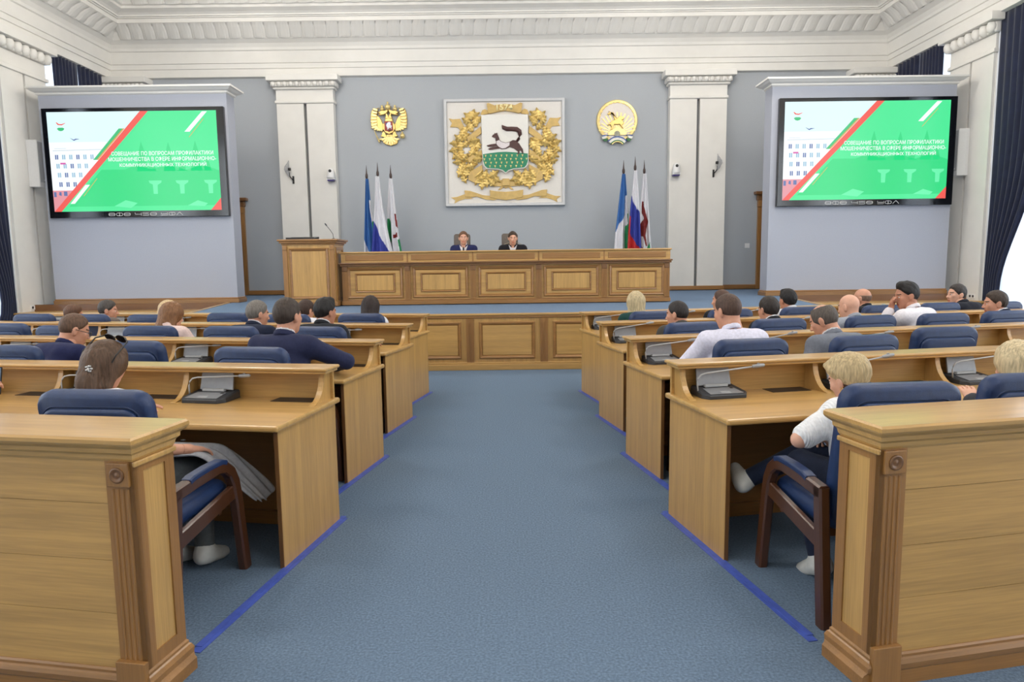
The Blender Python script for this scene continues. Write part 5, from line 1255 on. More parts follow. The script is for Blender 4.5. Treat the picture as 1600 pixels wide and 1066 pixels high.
def person(loc, rz, label, k=1.0, lean=10, side_lean=0, twist=0, head=(0, 0, 0), female=False, tone=1, hair='short', hairc=(60, 46, 38), hairc2=(60, 40, 30),
           top=(40, 44, 66), top_kind='suit', collar=None, trousers=(36, 38, 44), shoes=(30, 28, 28), hands=None, handrot=None, curl=(0, 0), legs=None, sleeve=1.0, h=0.015, shirt=None, wide=1.0, headfwd=0.0, group='people seated in the hall', elbow=(0.5, -0.3, -0.8), stand_z=0.0, neck_drop=0.0):
    """a seated person; local origin on the floor under the hips, facing +y"""
    rt = thing('person', loc, rz, label, 'person', group)
    hip = np.array([0, 0, 0.555]); L1 = math.radians(lean * 0.75); L2 = math.radians(lean * 1.25); sl = math.radians(side_lean)
    def up(a, s_): return np.array([math.sin(s_), math.sin(a), math.cos(a) * math.cos(s_)])
    ch = hip + up(L1, sl) * 0.30 * k; nb = ch + up(L2, sl) * (0.215 * k)
    tw = rotm(twist)
    nk = nb + unit(np.array([0, math.sin(L2 * 0.8) + 0.28 + headfwd, 1.0])) * (0.155 - neck_drop) * k
    sx = 0.178 * k * wide
    upv = unit(nb - ch)
    SH = {s_: nb + tw @ np.array([s_ * sx, 0.0, 0]) - upv * 0.062 * k for s_ in (-1, 1)}
    if hands is None: hands = {-1: (-0.14, 0.44, 0.81), 1: (0.14, 0.44, 0.81)}
    EL = {}; WR = {}
    for s_ in (-1, 1):
        EL[s_], WR[s_] = ik(SH[s_], hands[s_], 0.285 * k, 0.25 * k, (s_ * elbow[0], elbow[1], elbow[2]))
    if legs is None: legs = {s_: ((s_ * 0.12, 0.44, 0.52), (s_ * 0.13, 0.45, 0.10)) for s_ in (-1, 1)}
    HJ = {s_: hip + np.array([s_ * 0.085, 0.01, -0.015]) for s_ in (-1, 1)}
    pts = [hip, ch, nb, nk] + list(SH.values()) + list(EL.values()) + list(WR.values()) + [np.array(q) for l_ in legs.values() for q in l_]
    lo = np.min(pts, 0) - 0.2; hi = np.max(pts, 0) + 0.2; lo[2] = max(lo[2], 0.02)
    def torso(f, g):
        kk = 0.06
        for s_ in (-1, 1):
            o = tw @ np.array([s_ * 0.075 * wide, 0, 0]); 
            f.cone(hip + np.array([s_ * 0.07, 0, 0.0]), ch + o * 0.9 + np.array([0, -0.0, -0.06]), 0.115 * wide + g, (0.105 if not female else 0.095) * wide + g, kk, sq=0.92)
            f.cone(ch + o * 0.9 + np.array([0, 0, -0.06]), nb + o * 0.95 - upv * 0.10 * k, (0.105 if not female else 0.098) * wide + g, 0.088 * wide + g, kk)
            f.cone(nb - upv * 0.055 + o * 0.25 + np.array([0, -0.01, 0]), SH[s_] + upv * 0.004, 0.058 + g, 0.062 + g, kk)
            if female: f.ell(ch + o * 0.9 + tw @ np.array([0, 0.085, 0.05]), np.array([0.065, 0.06, 0.065]) + g, 0.05)
    def arms(f, g, frac=1.0, g2=None):
        g2 = g if g2 is None else g2
        for s_ in (-1, 1):
            f.cone(SH[s_], EL[s_] if frac >= 0.5 else SH[s_] + (EL[s_] - SH[s_]) * frac * 2, 0.056 * wide + g, (0.043 if frac >= 0.5 else 0.048) + g2, 0.03)
            if frac > 0.5:
                q = (frac - 0.5) * 2; f.cone(EL[s_], EL[s_] + (WR[s_] - EL[s_]) * q, 0.042 + g, 0.042 + (0.030 - 0.042) * q + g2, 0.015)
    def legp(f, g):
        for s_ in (-1, 1):
            kn, an_ = np.array(legs[s_][0]), np.array(legs[s_][1])
            f.cone(HJ[s_], kn, 0.088 + g, 0.062 + g, 0.04); f.cone(kn, an_, 0.058 + g, 0.042 + g, 0.02)
        for s_ in (-1, 1): f.cone(hip + np.array([s_ * 0.06, -0.02, -0.01]), hip + np.array([s_ * 0.05, 0.05, 0.03]), 0.108 + g, 0.10 + g, 0.05)
    # ---- body (skin)
    f = Field(lo, hi, h); torso(f, -0.012); arms(f, -0.006, 1.0, -0.004); legp(f, -0.012)
    f.cone(nb - upv * 0.02, nk - np.array([0, 0.02, 0.06]), 0.05, 0.046, 0.05)
    parts = [(*f.poly(), 0)]
    RH = rotm(*head); hs = 1.02 * (0.96 if female else 1.0) * (0.55 + 0.45 * k)
    P, Q, mi = HEAD[female]; parts.append((P @ RH.T * hs + nk, Q, mi))
    for s_ in (-1, 1):
        P, Q = HAND[curl[0 if s_ < 0 else 1]]; P = P.copy()
        if s_ > 0: P[:, 0] *= -1; Q = Q[:, ::-1]
        fy = unit(WR[s_] - EL[s_]); 
        if handrot and s_ in handrot: fy = unit(handrot[s_][0]); zz = np.array(handrot[s_][1], float)
        else: fy = unit(fy + np.array([0, 0.3, -0.1])); zz = np.array([0.0, 0, 1])
        xx = unit(np.cross(fy, zz)); zz = np.cross(xx, fy); Rm = np.stack([xx, fy, zz], 1)
        parts.append(((P * 0.98) @ Rm.T + WR[s_], Q, 0))
    link('body', np_mesh('body', parts, skin_mats(tone)), rt)
    for s_ in (-1, 1):
        e = link('eye', EYE, rt); e.matrix_local = Matrix.Translation(Vector(nk + RH @ np.array([s_ * 0.032, 0.0745, 0.006]) * hs)) @ (Matrix([list(r) for r in RH]).to_4x4() @ Matrix.Rotation(math.radians(-90), 4, 'X'))
    # ---- trousers, shoes
    f = Field(lo, hi, h); legp(f, 0.006); f.clip(lambda X, Y, Z_: Z_ - 0.68)
    link('trousers', np_mesh('trousers', [(*f.poly(), 0)], [cloth(trousers)]), rt)
    for s_ in (-1, 1):
        an_ = np.array(legs[s_][1]); kn = np.array(legs[s_][0]); dn = unit(an_ - kn); fw2 = unit(np.array([0, 1, 0]) - dn * dn[1]) if abs(dn[1]) < 0.95 else np.array([0, 0, 1.0])
        f = Field(an_ - 0.25, an_ + 0.27, 0.010)
        heel = an_ + dn * 0.045 - fw2 * 0.03; toe = an_ + dn * 0.06 + fw2 * 0.15
        f.cone(heel, toe, 0.042, 0.034, 0.01); f.cone(an_ - dn * 0.0, heel + fw2 * 0.03, 0.046, 0.045, 0.03); f.cone(an_ + dn * 0.03, toe - fw2 * 0.05, 0.044, 0.036, 0.03)
        pl = an_ + dn * 0.088; f.clip(lambda X, Y, Z_: (X - pl[0]) * dn[0] + (Y - pl[1]) * dn[1] + (Z_ - pl[2]) * dn[2])
        sh_ = link('shoe', np_mesh('shoe', [(*f.poly(), 0)], [mat('shoe_%d_%d_%d' % shoes, shoes, 0.5, noise=0.04)]), rt)
    # ---- upper garment(s)
    ncap = (nb - upv * 0.02 + np.array([0, 0.012, 0]), nk + np.array([0, 0.0, 0.05]))
    def garment(name, g, col, slv, neck, vee=None, kind=None, hem=0.50):
        f = Field(lo, hi, h); torso(f, g); arms(f, g - 0.001, slv, g + 0.004)
        if top_kind == 'suit': f.noise(0.002, 26, 26, 22, sum(map(ord, label)) % 97)
        else: f.noise(0.0022, 34, 34, 30, sum(map(ord, label)) % 97)
        f.cone(ncap[0], ncap[1], neck, neck, 0, 'sub')
        f.clip(lambda X, Y, Z_: hem - Z_)
        if vee: f.clip(lambda X, Y, Z_: np.where((Y > ch[1]) & (Z_ > nb[2] - vee[0]), (vee[1] * (Z_ - (nb[2] - vee[0])) - np.abs(X - nb[0])) * 0.8, -1.0))
        return link(name, np_mesh(name, [(*f.poly(), 0)], [cloth(col, kind)]), rt)
    if top_kind == 'suit':
        if shirt is not None: garment('shirt', 0.004, shirt, 0.4, 0.060, hem=0.6)
        garment('jacket', 0.014, top, sleeve, 0.064, (0.24, 0.32) if shirt is not None else None)
        ring = [(0.064, 0.022, top, 0.0), (0.060, 0.013, collar, 0.018)] if collar else [(0.064, 0.022, top, 0.0)]
    elif top_kind == 'shirt':
        garment('shirt', 0.012, top, sleeve, 0.062); ring = [(0.060, 0.016, top, 0.006)]
    else:
        garment('top', 0.008, top, sleeve, 0.066, kind='rib' if top_kind == 'rib' else None); ring = []
    for (rr, th, col, dz) in ring:       # collar ring round the neck
        f = Field(nb - 0.16, nb + 0.18, 0.010)
        ax_ = unit(nk - nb); c0 = nb + ax_ * (0.024 + dz) + np.array([0, -0.004, 0]); x1 = np.array([1.0, 0, 0]); y1 = unit(np.cross(ax_, x1))
        ps = []
        for i in range(17):
            a = math.radians(118 + 304 * i / 16) if top_kind == 'suit' or top_kind == 'shirt' else math.radians(90 + 360 * i / 16)
            dr = -0.018 * max(0, math.sin(a))
            ps.append(c0 + (x1 * math.cos(a) + y1 * math.sin(a) * 1.02) * rr + ax_ * dr)
        for i in range(16): f.cone(ps[i] - ax_ * 0.010, ps[i + 1] - ax_ * 0.010, th * 0.62, th * 0.62, 0.008); f.cone(ps[i] + ax_ * 0.010, ps[i + 1] + ax_ * 0.010, th * 0.5, th * 0.5, 0.008)
        link('collar', np_mesh('collar', [(*f.poly(), 0)], [cloth(col)]), rt)
    # ---- hair
    hp = hair_of(hair)
    if hp:
        for slot in sorted({p[2] for p in hp}):
            col = hairc if slot == 0 else hairc2
            link('hair', np_mesh('hair', [(P @ RH.T * hs + nk, Q, 0) for P, Q, s2 in hp if s2 == slot], [hair_mat(col)]), rt)
    rt['_'] = 0; del rt['_']
    info = dict(root=rt, nk=nk, RH=RH, hs=hs, nb=nb, ch=ch, hip=hip, SH=SH, EL=EL, WR=WR, upv=upv)
    return info
def cloth(c, kind=None):
    nm = 'cloth_%s_%d_%d_%d' % ((kind or 'plain',) + tuple(c))
    if nm in MATS: return MATS[nm]
    m = mat(nm, c, 0.85, noise=0.06, scale=60, bump=0.15, bscale=160, sheen=0.05, spec=0.2)
    if kind in ('rib', 'check'):
        n_, l_ = m.node_tree.nodes, m.node_tree.links; b_ = n_['Principled BSDF']
        tc = n_.new('ShaderNodeTexCoord'); wv = n_.new('ShaderNodeTexWave'); wv.inputs['Scale'].default_value = 26 if kind == 'rib' else 60; wv.inputs['Distortion'].default_value = 1.0; wv.inputs['Detail'].default_value = 0
        wv.bands_direction = 'X' if kind == 'rib' else 'DIAGONAL'
        l_.new(tc.outputs['Object'], wv.inputs['Vector']); bp = n_.new('ShaderNodeBump'); bp.inputs['Strength'].default_value = 0.5 if kind == 'rib' else 0.1; bp.inputs['Distance'].default_value = 0.006
        l_.new(wv.outputs[0], bp.inputs['Height']); l_.new(bp.outputs[0], b_.inputs['Normal'])
    return m
def hair_mat(c):
    nm = 'hair_%d_%d_%d' % tuple(c)
    if nm in MATS: return MATS[nm]
    return mat(nm, c, 0.55, noise=0.2, scale=110, bump=0.5, bscale=160, stretch=(1, 1, 0.12), spec=0.35)

def chain_top(lean, k, headfwd, neck_drop, female):
    L1 = math.radians(lean * 0.75); L2 = math.radians(lean * 1.25)
    z = 0.555 + 0.30 * k * math.cos(L1) + 0.215 * k * math.cos(L2)
    v = unit([0, math.sin(L2 * 0.8) + 0.28 + headfwd, 1.0]); hs = 1.02 * (0.96 if female else 1.0) * (0.55 + 0.45 * k)
    return z + v[2] * (0.155 - neck_drop) * k + 0.132 * hs
def seat_person(side, row, seat, px, py, label, vh=-0.75, face=0, **kw):
    """seat someone so that the top of the head stands where the photo shows it: (px, py) in the upright plane v = vh of the row"""
    F, rz = frame(side, row); k = kw.get('k', 1.0)
    n = np.array([-math.sin(rz), math.cos(rz), 0.0]); d = ray(px, py); p0 = np.array(rowpt(side, row, 0, vh)); t_ = ((p0 - [0, 0, CAM_H]) @ n) / (d @ n)
    T = np.array([0, 0, CAM_H]) + d * t_
    lo, hi = 2.0, 48.0
    for _ in range(30):
        mid = (lo + hi) / 2
        if chain_top(mid, k, kw.get('headfwd', 0.0), kw.get('neck_drop', 0.0), kw.get('female', False)) > T[2]: lo = mid
        else: hi = mid
    kw['lean'] = lo
    cu, cv, _a = SEATS[(side, row)][seat]
    hu = ((T - np.array([F[0], F[1], 0])) @ np.array([math.cos(rz), math.sin(rz), 0])) - cu * side      # sideways offset of the head from the chair, local x
    if 'side_lean' not in kw: kw['side_lean'] = max(-12, min(12, math.degrees(math.asin(max(-0.5, min(0.5, (hu - math.copysign(min(abs(hu), 0.08), hu)) / (0.52 * k)))))))
    inf = person(Vector((0, 0, 0)), rz + math.radians(face), label, **kw)
    q = Matrix.Rotation(rz + math.radians(face), 3, 'Z') @ Vector(inf['nk'])
    inf['root'].location = (T[0] - q.x, T[1] - q.y, 0)
    return inf
def headpt(inf, p):      # point in head space -> person space
    return Vector(inf['nk'] + inf['RH'] @ np.array(p) * inf['hs'])
NAVY = (40, 44, 72); DNAVY = (28, 34, 54); BLACKC = (30, 31, 36); WHITE = (222, 222, 230)
BROWN = (74, 54, 42); DARK = (40, 33, 30); BLACKH = (28, 25, 25); GREYH = (112, 106, 100)
# ---- left block
A = seat_person(-1, 0, 0, 163, 528, 'woman with sunglasses pushed up on clipped brown hair, white blouse', vh=-0.86, k=0.84, female=True, headfwd=0.1, neck_drop=-0.035, side_lean=-20, wide=1.14, hair='clip', hairc=(88, 66, 50), top=(226, 226, 230), top_kind='plain', sleeve=0.62, trousers=(84, 88, 90), shoes=(196, 196, 192), head=(-8, 16, 4), h=0.011, hands={-1: (-0.16, 0.36, 0.80), 1: (0.24, 0.24, 0.66)}, legs={-1: ((-0.04, 0.45, 0.52), (0.06, 0.34, 0.10)), 1: ((0.16, 0.44, 0.52), (0.22, 0.36, 0.10))}, tone=1)
B = seat_person(-1, 0, 1, -98, 530, 'person at the left frame edge raising a hand with a phone', vh=-0.80, k=0.95, top=(226, 226, 230), top_kind='shirt', hands={-1: (-0.14, 0.42, 0.8), 1: (0.155, 0.40, 0.86)}, handrot={1: ((0.25, 0.25, 1.0), (0, -1, 0.2))}, curl=(0, 1), hair='short', hairc=DARK, head=(0, 20, 0), sleeve=0.93)
seat_person(-1, 1, 0, 449, 466, 'man in a navy blue suit leaning towards the aisle, dark short hair', vh=-0.70, k=1.0, hair='short', hairc=(62, 52, 46), top=NAVY, collar=(200, 196, 200), head=(-14, 4, 0), h=0.012, hands={-1: (-0.18, 0.42, 0.81), 1: (0.22, 0.42, 0.82)}, wide=1.06, tone=1, elbow=(1.5, -0.1, -0.25))
G = seat_person(-1, 1, 2, 114, 490, 'man in glasses and navy polo shirt, head bowed over the desk', vh=-0.70, k=0.97, hair='crew', hairc=(92, 68, 52), top=(32, 36, 72), top_kind='shirt', sleeve=0.42, head=(-30, 22, 0), h=0.013, tone=1, face=-6)
seat_person(-1, 2, 2, 268, 473, 'woman with long straight brown hair and pale pink jacket', vh=-0.75, k=0.93, female=True, hair='long', hairc=(126, 88, 58), top=(214, 190, 184), top_kind='suit', head=(-25, 14, 0), tone=0, hands={-1: (-0.14, 0.44, 0.81), 1: (0.26, 0.45, 0.81)})
seat_person(-1, 2, 1, 402, 470, 'grey-haired man in a dark navy suit, head turned right', vh=-0.75, k=0.95, hair='short', hairc=GREYH, top=DNAVY, head=(-35, 10, 0), tone=1, collar=(190, 188, 196))
seat_person(-1, 2, 0, 508, 465, 'black-haired man in a black suit in the third left row by the aisle', vh=-0.75, k=0.97, hair='thick', hairc=BLACKH, top=BLACKC, collar=(206, 206, 210), head=(-25, 8, 0), tone=2, hands={-1: (-0.16, 0.42, 0.81), 1: (0.3, 0.36, 0.81)})
seat_person(-1, 3, 5, 114, 476, 'brown-haired man far left in the farthest row, face turned right', vh=-0.75, k=0.92, hair='short', hairc=(96, 66, 48), top=(60, 60, 70), head=(-40, 16, 0), tone=1)
seat_person(-1, 3, 4, 168, 468, 'man with greying hair in a brown tweed jacket', vh=-0.75, k=0.93, hair='short', hairc=(70, 64, 60), top=(104, 92, 86), collar=(210, 208, 206), head=(-55, 8, 0), tone=1)
seat_person(-1, 3, 3, 263, 470, 'fair-haired woman partly hidden behind the long-haired woman', vh=-0.70, k=0.92, female=True, hair='bob', hairc=(196, 170, 130), top=(214, 214, 218), top_kind='shirt', head=(-30, 12, 0), tone=0)
seat_person(-1, 3, 1, 478, 469, 'person with a dark hair bun and white collar in the farthest left row', vh=-0.70, k=0.92, female=True, hair='bun', hairc=(60, 42, 34), top=(214, 214, 220), top_kind='shirt', head=(-20, 12, 0), tone=1)
seat_person(-1, 3, 0, 579, 464, 'woman with straight dark hair in the farthest left row by the aisle', vh=-0.65, k=0.93, female=True, hair='long', hairc=(44, 32, 28), top=(216, 216, 222), top_kind='shirt', head=(0, 10, 0), tone=1)
# ---- right block
S_ = seat_person(1, 0, 0, 1325, 553, 'woman with short blonde hair and ribbed white top, legs crossed', vh=-0.84, k=0.81, female=True, neck_drop=-0.045, side_lean=17, hair='pixie', hairc=(186, 164, 124), hairc2=(70, 50, 40), top=(228, 228, 230), top_kind='rib', sleeve=0.42, trousers=(30, 38, 58), shoes=(206, 206, 202), head=(18, 22, -4), h=0.010, tone=0, wide=1.12, twist=4, headfwd=0.25,
             hands={-1: (-0.10, 0.32, 0.70), 1: (0.06, 0.33, 0.70)}, elbow=(1.5, -0.3, -0.55), legs={-1: ((-0.08, 0.44, 0.53), (-0.09, 0.26, 0.11)), 1: ((0.06, 0.46, 0.62), (-0.25, 0.64, 0.40))}, curl=(1, 1))
seat_person(1, 0, 1, 1590, 534, 'woman with long blonde hair and sunglasses at the right frame edge', vh=-0.85, k=0.93, female=True, hair='longblonde', hairc=(198, 180, 144), top=(60, 60, 66), top_kind='shirt', head=(8, 12, 0), tone=0, h=0.013)
BL = None
seat_person(1, 1, 0, 1137, 459, 'man with short brown hair in a white shirt, second right row by the aisle', vh=-0.65, k=1.0, hair='crew', hairc=(76, 56, 46), top=(214, 212, 228), top_kind='shirt', head=(20, 14, 0), h=0.012, tone=1, wide=1.08, hands={-1: (-0.20, 0.42, 0.82), 1: (0.2, 0.42, 0.82)}, elbow=(0.7, -0.2, -0.6))
seat_person(1, 1, 1, 1288, 475, 'balding man in a grey checked jacket bending over the desk', vh=-0.60, k=0.97, hair='balding', hairc=(84, 76, 70), top=(112, 116, 126), collar=(206, 206, 210), head=(28, 26, 0), h=0.012, tone=1, wide=1.05, face=8, hands={-1: (-0.3, 0.38, 0.81), 1: (0.2, 0.42, 0.81)})
seat_person(1, 2, 0, 1058, 470, 'dark-haired man with a fade cut facing left, third right row', vh=-0.75, k=0.93, hair='crew', hairc=(44, 38, 36), top=(70, 66, 60), top_kind='shirt', head=(42, 8, 0), tone=1)
seat_person(1, 2, 1, 1201, 462, 'man with a dark crew cut and white collar, third right row', vh=-0.70, k=0.95, hair='short', hairc=(46, 38, 34), top=BLACKC, collar=(220, 220, 224), head=(12, 8, 0), tone=1)
seat_person(1, 2, 2, 1327, 459, 'bald man in the third right row', vh=-0.70, k=0.96, hair='none', hairc=(150, 110, 90), top=(150, 154, 164), head=(20, 12, 0), tone=0, top_kind='shirt')
seat_person(1, 2, 3, 1417, 441, 'black-haired man in a white shirt resting his chin on his fist', vh=-0.70, k=1.03, hair='thick', hairc=BLACKH, top=(224, 220, 226), top_kind='shirt', head=(58, 12, 0), tone=2, face=14, hands={-1: (-0.10, 0.34, 1.07), 1: (0.1, 0.42, 0.81)}, handrot={-1: ((0.25, -0.15, 1.0), (0, 1, 0.2))}, curl=(1, 0), elbow=(0.4, 0.2, -0.9), sleeve=0.93)
seat_person(1, 2, 4, 1556, 453, 'brown-haired man in a dark suit, far right of the third row', vh=-0.70, k=0.96, hair='short', hairc=(58, 46, 38), top=(36, 42, 60), collar=(220, 220, 224), head=(52, 6, 0), tone=1, face=8)
seat_person(1, 3, 0, 993, 457, 'woman with shoulder-length blonde hair and dark green top', vh=-0.75, k=0.95, female=True, hair='bob', hairc=(188, 170, 134), top=(28, 62, 58), top_kind='plain', head=(6, 6, 0), tone=0)
seat_person(1, 3, 1, 1127, 451, 'man with cropped brown hair in black, farthest right row', vh=-0.75, k=0.96, hair='crew', hairc=(82, 60, 50), top=BLACKC, top_kind='shirt', head=(35, 4, 0), tone=1)
seat_person(1, 3, 2, 1231, 452, 'person with round black hair in the farthest right row', vh=-0.75, k=0.95, hair='thick', hairc=(26, 23, 24), top=(200, 200, 206), top_kind='shirt', head=(8, 6, 0), tone=2)
seat_person(1, 3, 3, 1347, 449, 'bald man in a black shirt in the farthest right row', vh=-0.75, k=0.96, hair='bald', hairc=(120, 96, 82), top=(24, 25, 30), top_kind='shirt', head=(35, 0, 0), tone=1)
seat_person(1, 3, 5, 1495, 444, 'man in a dark suit seen in profile, dark greying hair, farthest right row', vh=-0.75, k=0.97, hair='short', hairc=(52, 46, 44), top=(26, 28, 38), head=(72, 0, 0), tone=0, face=6)

# ---- accessories that are worn or held
def sunglasses(inf, z, tilt, label):
    t = thing('sunglasses', (0, 0, 0), 0, label, 'sunglasses')
    R = Matrix([list(r) for r in inf['RH']]).to_4x4()
    t.matrix_world = Matrix.LocRotScale(inf['root'].location, inf['root'].rotation_euler, None) @ Matrix.Translation(headpt(inf, (0, -0.035, z))) @ R @ Matrix.Rotation(math.radians(tilt), 4, 'X')
    for s_ in (-1, 1):
        m_ = MB(); m_.prism([(x * 0.032 + s_ * 0.036, y * 0.024) for x, y in [(math.cos(a), math.sin(a)) for a in [2 * math.pi * i / 14 for i in range(14)]]], 0.072, 0.076, 'y'); m_.build('lens', mat('smoked_lens', (18, 16, 16), 0.12), t)
        m_ = MB(); m_.tube([(s_ * 0.068, 0.074, 0.01), (s_ * 0.106, 0.05, 0.01), (s_ * 0.108, -0.04, 0.0), (s_ * 0.10, -0.075, -0.02)], 0.0035, 6); m_.build('temple', blackp, t)
    MB().tube([(-0.01, 0.075, 0.006), (0.01, 0.075, 0.006)], 0.003, 6).build('bridge', blackp, t)
    return t
sunglasses(A, 0.10, 50, 'dark sunglasses pushed up on the brown-haired woman')
# flower clip in her hair
t = thing('hair_clip', (0, 0, 0), 0, 'small silver flower clip in the brown-haired woman\'s hair', 'hair clip')
t.matrix_world = Matrix.LocRotScale(A['root'].location, A['root'].rotation_euler, None) @ Matrix.Translation(headpt(A, (0.05, -0.148, -0.025)))
for i in range(5):
    a = 2 * math.pi * i / 5; m_ = MB(); m_.lathe([(0, -0.006), (0.008, -0.003), (0.008, 0.003), (0, 0.006)], (0.012 * math.cos(a), 0, 0.012 * math.sin(a)), 8); smoothshade(m_.build('petal', steel, t))
m_ = MB(); m_.lathe([(0, -0.007), (0.006, 0), (0, 0.007)], (0, -0.004, 0), 8); smoothshade(m_.build('centre', whitep, t))
def glasses(inf, label):
    t = thing('eyeglasses', (0, 0, 0), 0, label, 'glasses')
    R = Matrix([list(r) for r in inf['RH']]).to_4x4()
    t.matrix_world = Matrix.LocRotScale(inf['root'].location, inf['root'].rotation_euler, None) @ Matrix.Translation(headpt(inf, (0, 0, 0))) @ R
    for s_ in (-1, 1):
        pts = [(s_ * 0.034 + 0.027 * math.cos(a), 0.104, 0.004 + 0.02 * math.sin(a)) for a in [2 * math.pi * i / 14 for i in range(15)]]
        MB().tube(pts, 0.0022, 5).build('rim', blackp, t)
        MB().tube([(s_ * 0.062, 0.102, 0.01), (s_ * 0.086, 0.07, 0.012), (s_ * 0.092, -0.02, 0.012), (s_ * 0.09, -0.035, -0.005)], 0.0028, 6).build('temple', blackp, t)
    MB().tube([(-0.008, 0.104, 0.006), (0.008, 0.104, 0.006)], 0.002, 5).build('bridge', blackp, t)
glasses(G, 'dark-rimmed glasses worn by the man in the navy polo shirt')
def phone(inf, s_, off, rot, label):
    t = thing('phone', (0, 0, 0), 0, label, 'phone')
    t.matrix_world = Matrix.LocRotScale(inf['root'].location, inf['root'].rotation_euler, None) @ Matrix.Translation(Vector(inf['WR'][s_]) + Vector(off)) @ Matrix.Rotation(math.radians(rot), 4, 'X')
    MB().box(-0.036, 0.036, -0.005, 0.005, -0.075, 0.075).build('case', blackp, t, bevel=0.003)
    MB().box(-0.033, 0.033, -0.0062, -0.005, -0.07, 0.07).build('display', emit('phone_glow', (150, 180, 220), 0.5), t)
phone(S_, 1, (-0.05, 0.06, -0.01), -50, 'phone held by the short-haired blonde woman')
phone(B, 1, (-0.02, 0.09, 0.10), -10, 'black phone in the raised hand at left')
# hoop earring
t = thing('earring', (0, 0, 0), 0, 'gold hoop earring of the short-haired blonde woman', 'earring')
t.matrix_world = Matrix.LocRotScale(S_['root'].location, S_['root'].rotation_euler, None) @ Matrix.Translation(headpt(S_, (-0.086, -0.01, -0.05)))
MB().tube([(0, 0.013 * math.cos(a), 0.013 * math.sin(a)) for a in [2 * math.pi * i / 14 for i in range(15)]], 0.002, 6).build('hoop', gold, t)
# grey jacket draped over the woman's lap, hanging to the right of her chair
F_, rz_ = frame(-1, 0)
t = thing('folded_jacket', A['root'].location, rz_, 'light grey jacket draped over the sunglasses woman\'s lap', 'jacket')
m_ = MB(); rings = []
path = [(-0.08, 0.20, 0.66), (0.04, 0.22, 0.675), (0.14, 0.24, 0.675), (0.23, 0.29, 0.66), (0.30, 0.36, 0.61), (0.35, 0.42, 0.52), (0.40, 0.47, 0.43), (0.44, 0.51, 0.36), (0.48, 0.54, 0.30)]
for i, p in enumerate(path):
    row = []; n = 14; w_ = 0.15 - 0.004 * i
    for j in range(n + 1):
        s_ = j / n - 0.5
        row.append((p[0] + 0.014 * math.sin(j * 1.9 + i), p[1] + s_ * w_ * 2 * 0.85, p[2] - 0.05 * abs(s_) * (1 if i < 4 else -1.2) + 0.012 * math.sin(j * 1.5 + i * 0.7)))
    rings.append(row)
m_.loft(rings, closed=False); o = m_.build('jacket_body', cloth((164, 164, 168), 'check'), t, smooth=True); md = o.modifiers.new('cloth_thickness', 'SOLIDIFY'); md.thickness = 0.014; md.offset = 0; md = o.modifiers.new('soft', 'SUBSURF'); md.levels = 1; md.render_levels = 2
m_ = MB(); m_.lathe([(0, 0), (0.012, 0), (0.012, 0.004), (0, 0.005)], (0.20, 0.27, 0.695), 12); m_.build('button', blackp, t)

# ---- presidium: two men facing the hall, each on a tall chair
def tall_chair(x, y, label):
    t = thing('presidium_chair', (x, y, DZ), math.pi, label, 'chair', 'presidium chairs')
    br = mat('brown_leather', (92, 82, 74), 0.5, noise=0.06)
    o = smoothshade(cushion(0.52, 0.5, 0.1, 0.06, 0.03, 'xy').build('seat', br, t)); o.location = (0, 0.02, 0.46)
    b = smoothshade(cushion(0.33, 0.74, 0.08, 0.05, 0.02).build('backrest', br, t)); b.location = (0, -0.27, 0.95); b.rotation_euler = (math.radians(6), 0, 0)
    for s_ in (-1, 1):
        MB().tube([(s_ * 0.28, 0.2, 0.4), (s_ * 0.29, 0.2, 0.64), (s_ * 0.29, -0.22, 0.66)], 0, flat=(0.04, 0.035), up=(1, 0, 0)).build('arm', walnut, t)
        for yy in (0.2, -0.2): MB().tube([(s_ * 0.22, yy, 0.42), (s_ * 0.24, yy * 1.15, 0.0)], 0, flat=(0.045, 0.045), up=(1, 0, 0)).build('leg', walnut, t)
tall_chair(-0.98, 13.62, 'tall brown leather chair behind the man in the blue suit')
tall_chair(-0.02, 13.68, 'tall brown leather chair behind the uniformed man')
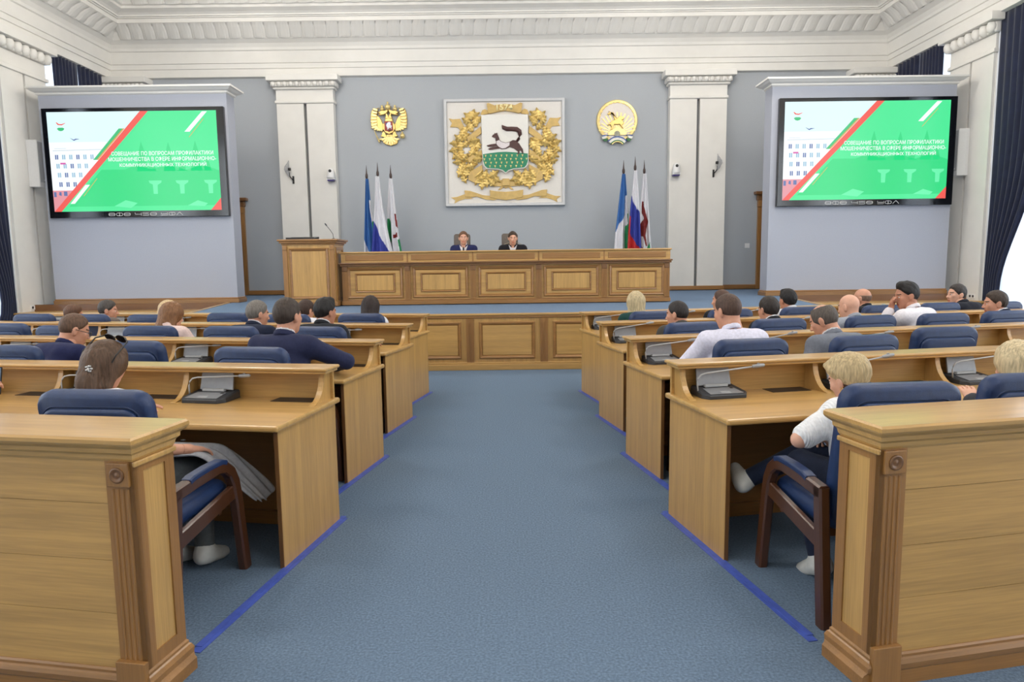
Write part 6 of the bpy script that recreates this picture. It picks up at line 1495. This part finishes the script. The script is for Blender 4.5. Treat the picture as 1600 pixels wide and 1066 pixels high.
P1 = person(Vector((-0.92, 13.52, DZ)), math.pi, 'man in a blue suit with white shirt and dark tie at the presidium table', lean=4, k=1.0, hair='short', hairc=(104, 74, 52), top=(38, 44, 84), shirt=(226, 226, 232), collar=(228, 228, 234), head=(4, 2, 0), tone=0, h=0.012, hands={-1: (-0.16, 0.34, 0.83), 1: (0.16, 0.36, 0.83)}, wide=1.05, group='people at the presidium table')
t = P1['root']; nb = P1['nb']; ch = P1['ch']
m_ = MB(); y0 = nb[1] + 0.095
m_.prism([(-0.018, nb[2] - 0.03), (0.018, nb[2] - 0.03), (0.013, nb[2] - 0.06), (0.03, nb[2] - 0.26), (0, nb[2] - 0.30), (-0.03, nb[2] - 0.26), (-0.013, nb[2] - 0.06)], y0 + 0.0, y0 + 0.022, 'y'); m_.build('tie', cloth((30, 34, 48)), t, bevel=0.004)
P2 = person(Vector((0.04, 13.55, DZ)), math.pi, 'man in a dark police uniform looking down at the presidium table', lean=8, k=0.99, hair='short', hairc=(66, 52, 42), top=(30, 30, 36), shirt=(206, 206, 212), head=(4, 9, 0), tone=0, h=0.012, hands={-1: (-0.2, 0.36, 0.83), 1: (0.2, 0.36, 0.83)}, wide=1.12, group='people at the presidium table')
t = P2['root']
for s_ in (-1, 1):
    p = (P2['SH'][s_] * 0.62 + P2['nb'] * 0.38); m_ = MB(); m_.box(-0.05, 0.05, -0.022, 0.022, -0.006, 0.006); o = m_.build('shoulder_strap', mat('strap_grey', (150, 144, 124), 0.6, noise=0.1), t, bevel=0.003)
    o.location = (p[0], p[1], p[2] + 0.085); o.rotation_euler = (0, math.radians(18 * s_), 0)
    d = P2['EL'][s_] - P2['SH'][s_]; p = P2['SH'][s_] + d * 0.42; m_ = MB(); m_.lathe([(0, 0), (0.034, 0), (0.034, 0.006), (0, 0.006)], (0, 0, 0), 14)
    o = m_.build('sleeve_badge', mat('badge_silver', (186, 182, 172), 0.5, noise=0.15), t); o.location = (p[0] + s_ * 0.055, p[1] + 0.035, p[2]); o.rotation_euler = (math.radians(-60), math.radians(50 * s_), 0)
m_ = MB(); m_.prism([(-0.03, 0), (0, 0.018), (0.03, 0), (0.02, -0.018), (-0.02, -0.018)], -0.004, 0.004, 'y'); o = m_.build('breast_badge', mat('badge_green', (110, 150, 110), 0.5), t); o.location = (0.10, P2['ch'][1] + 0.125, P2['ch'][2] + 0.06)
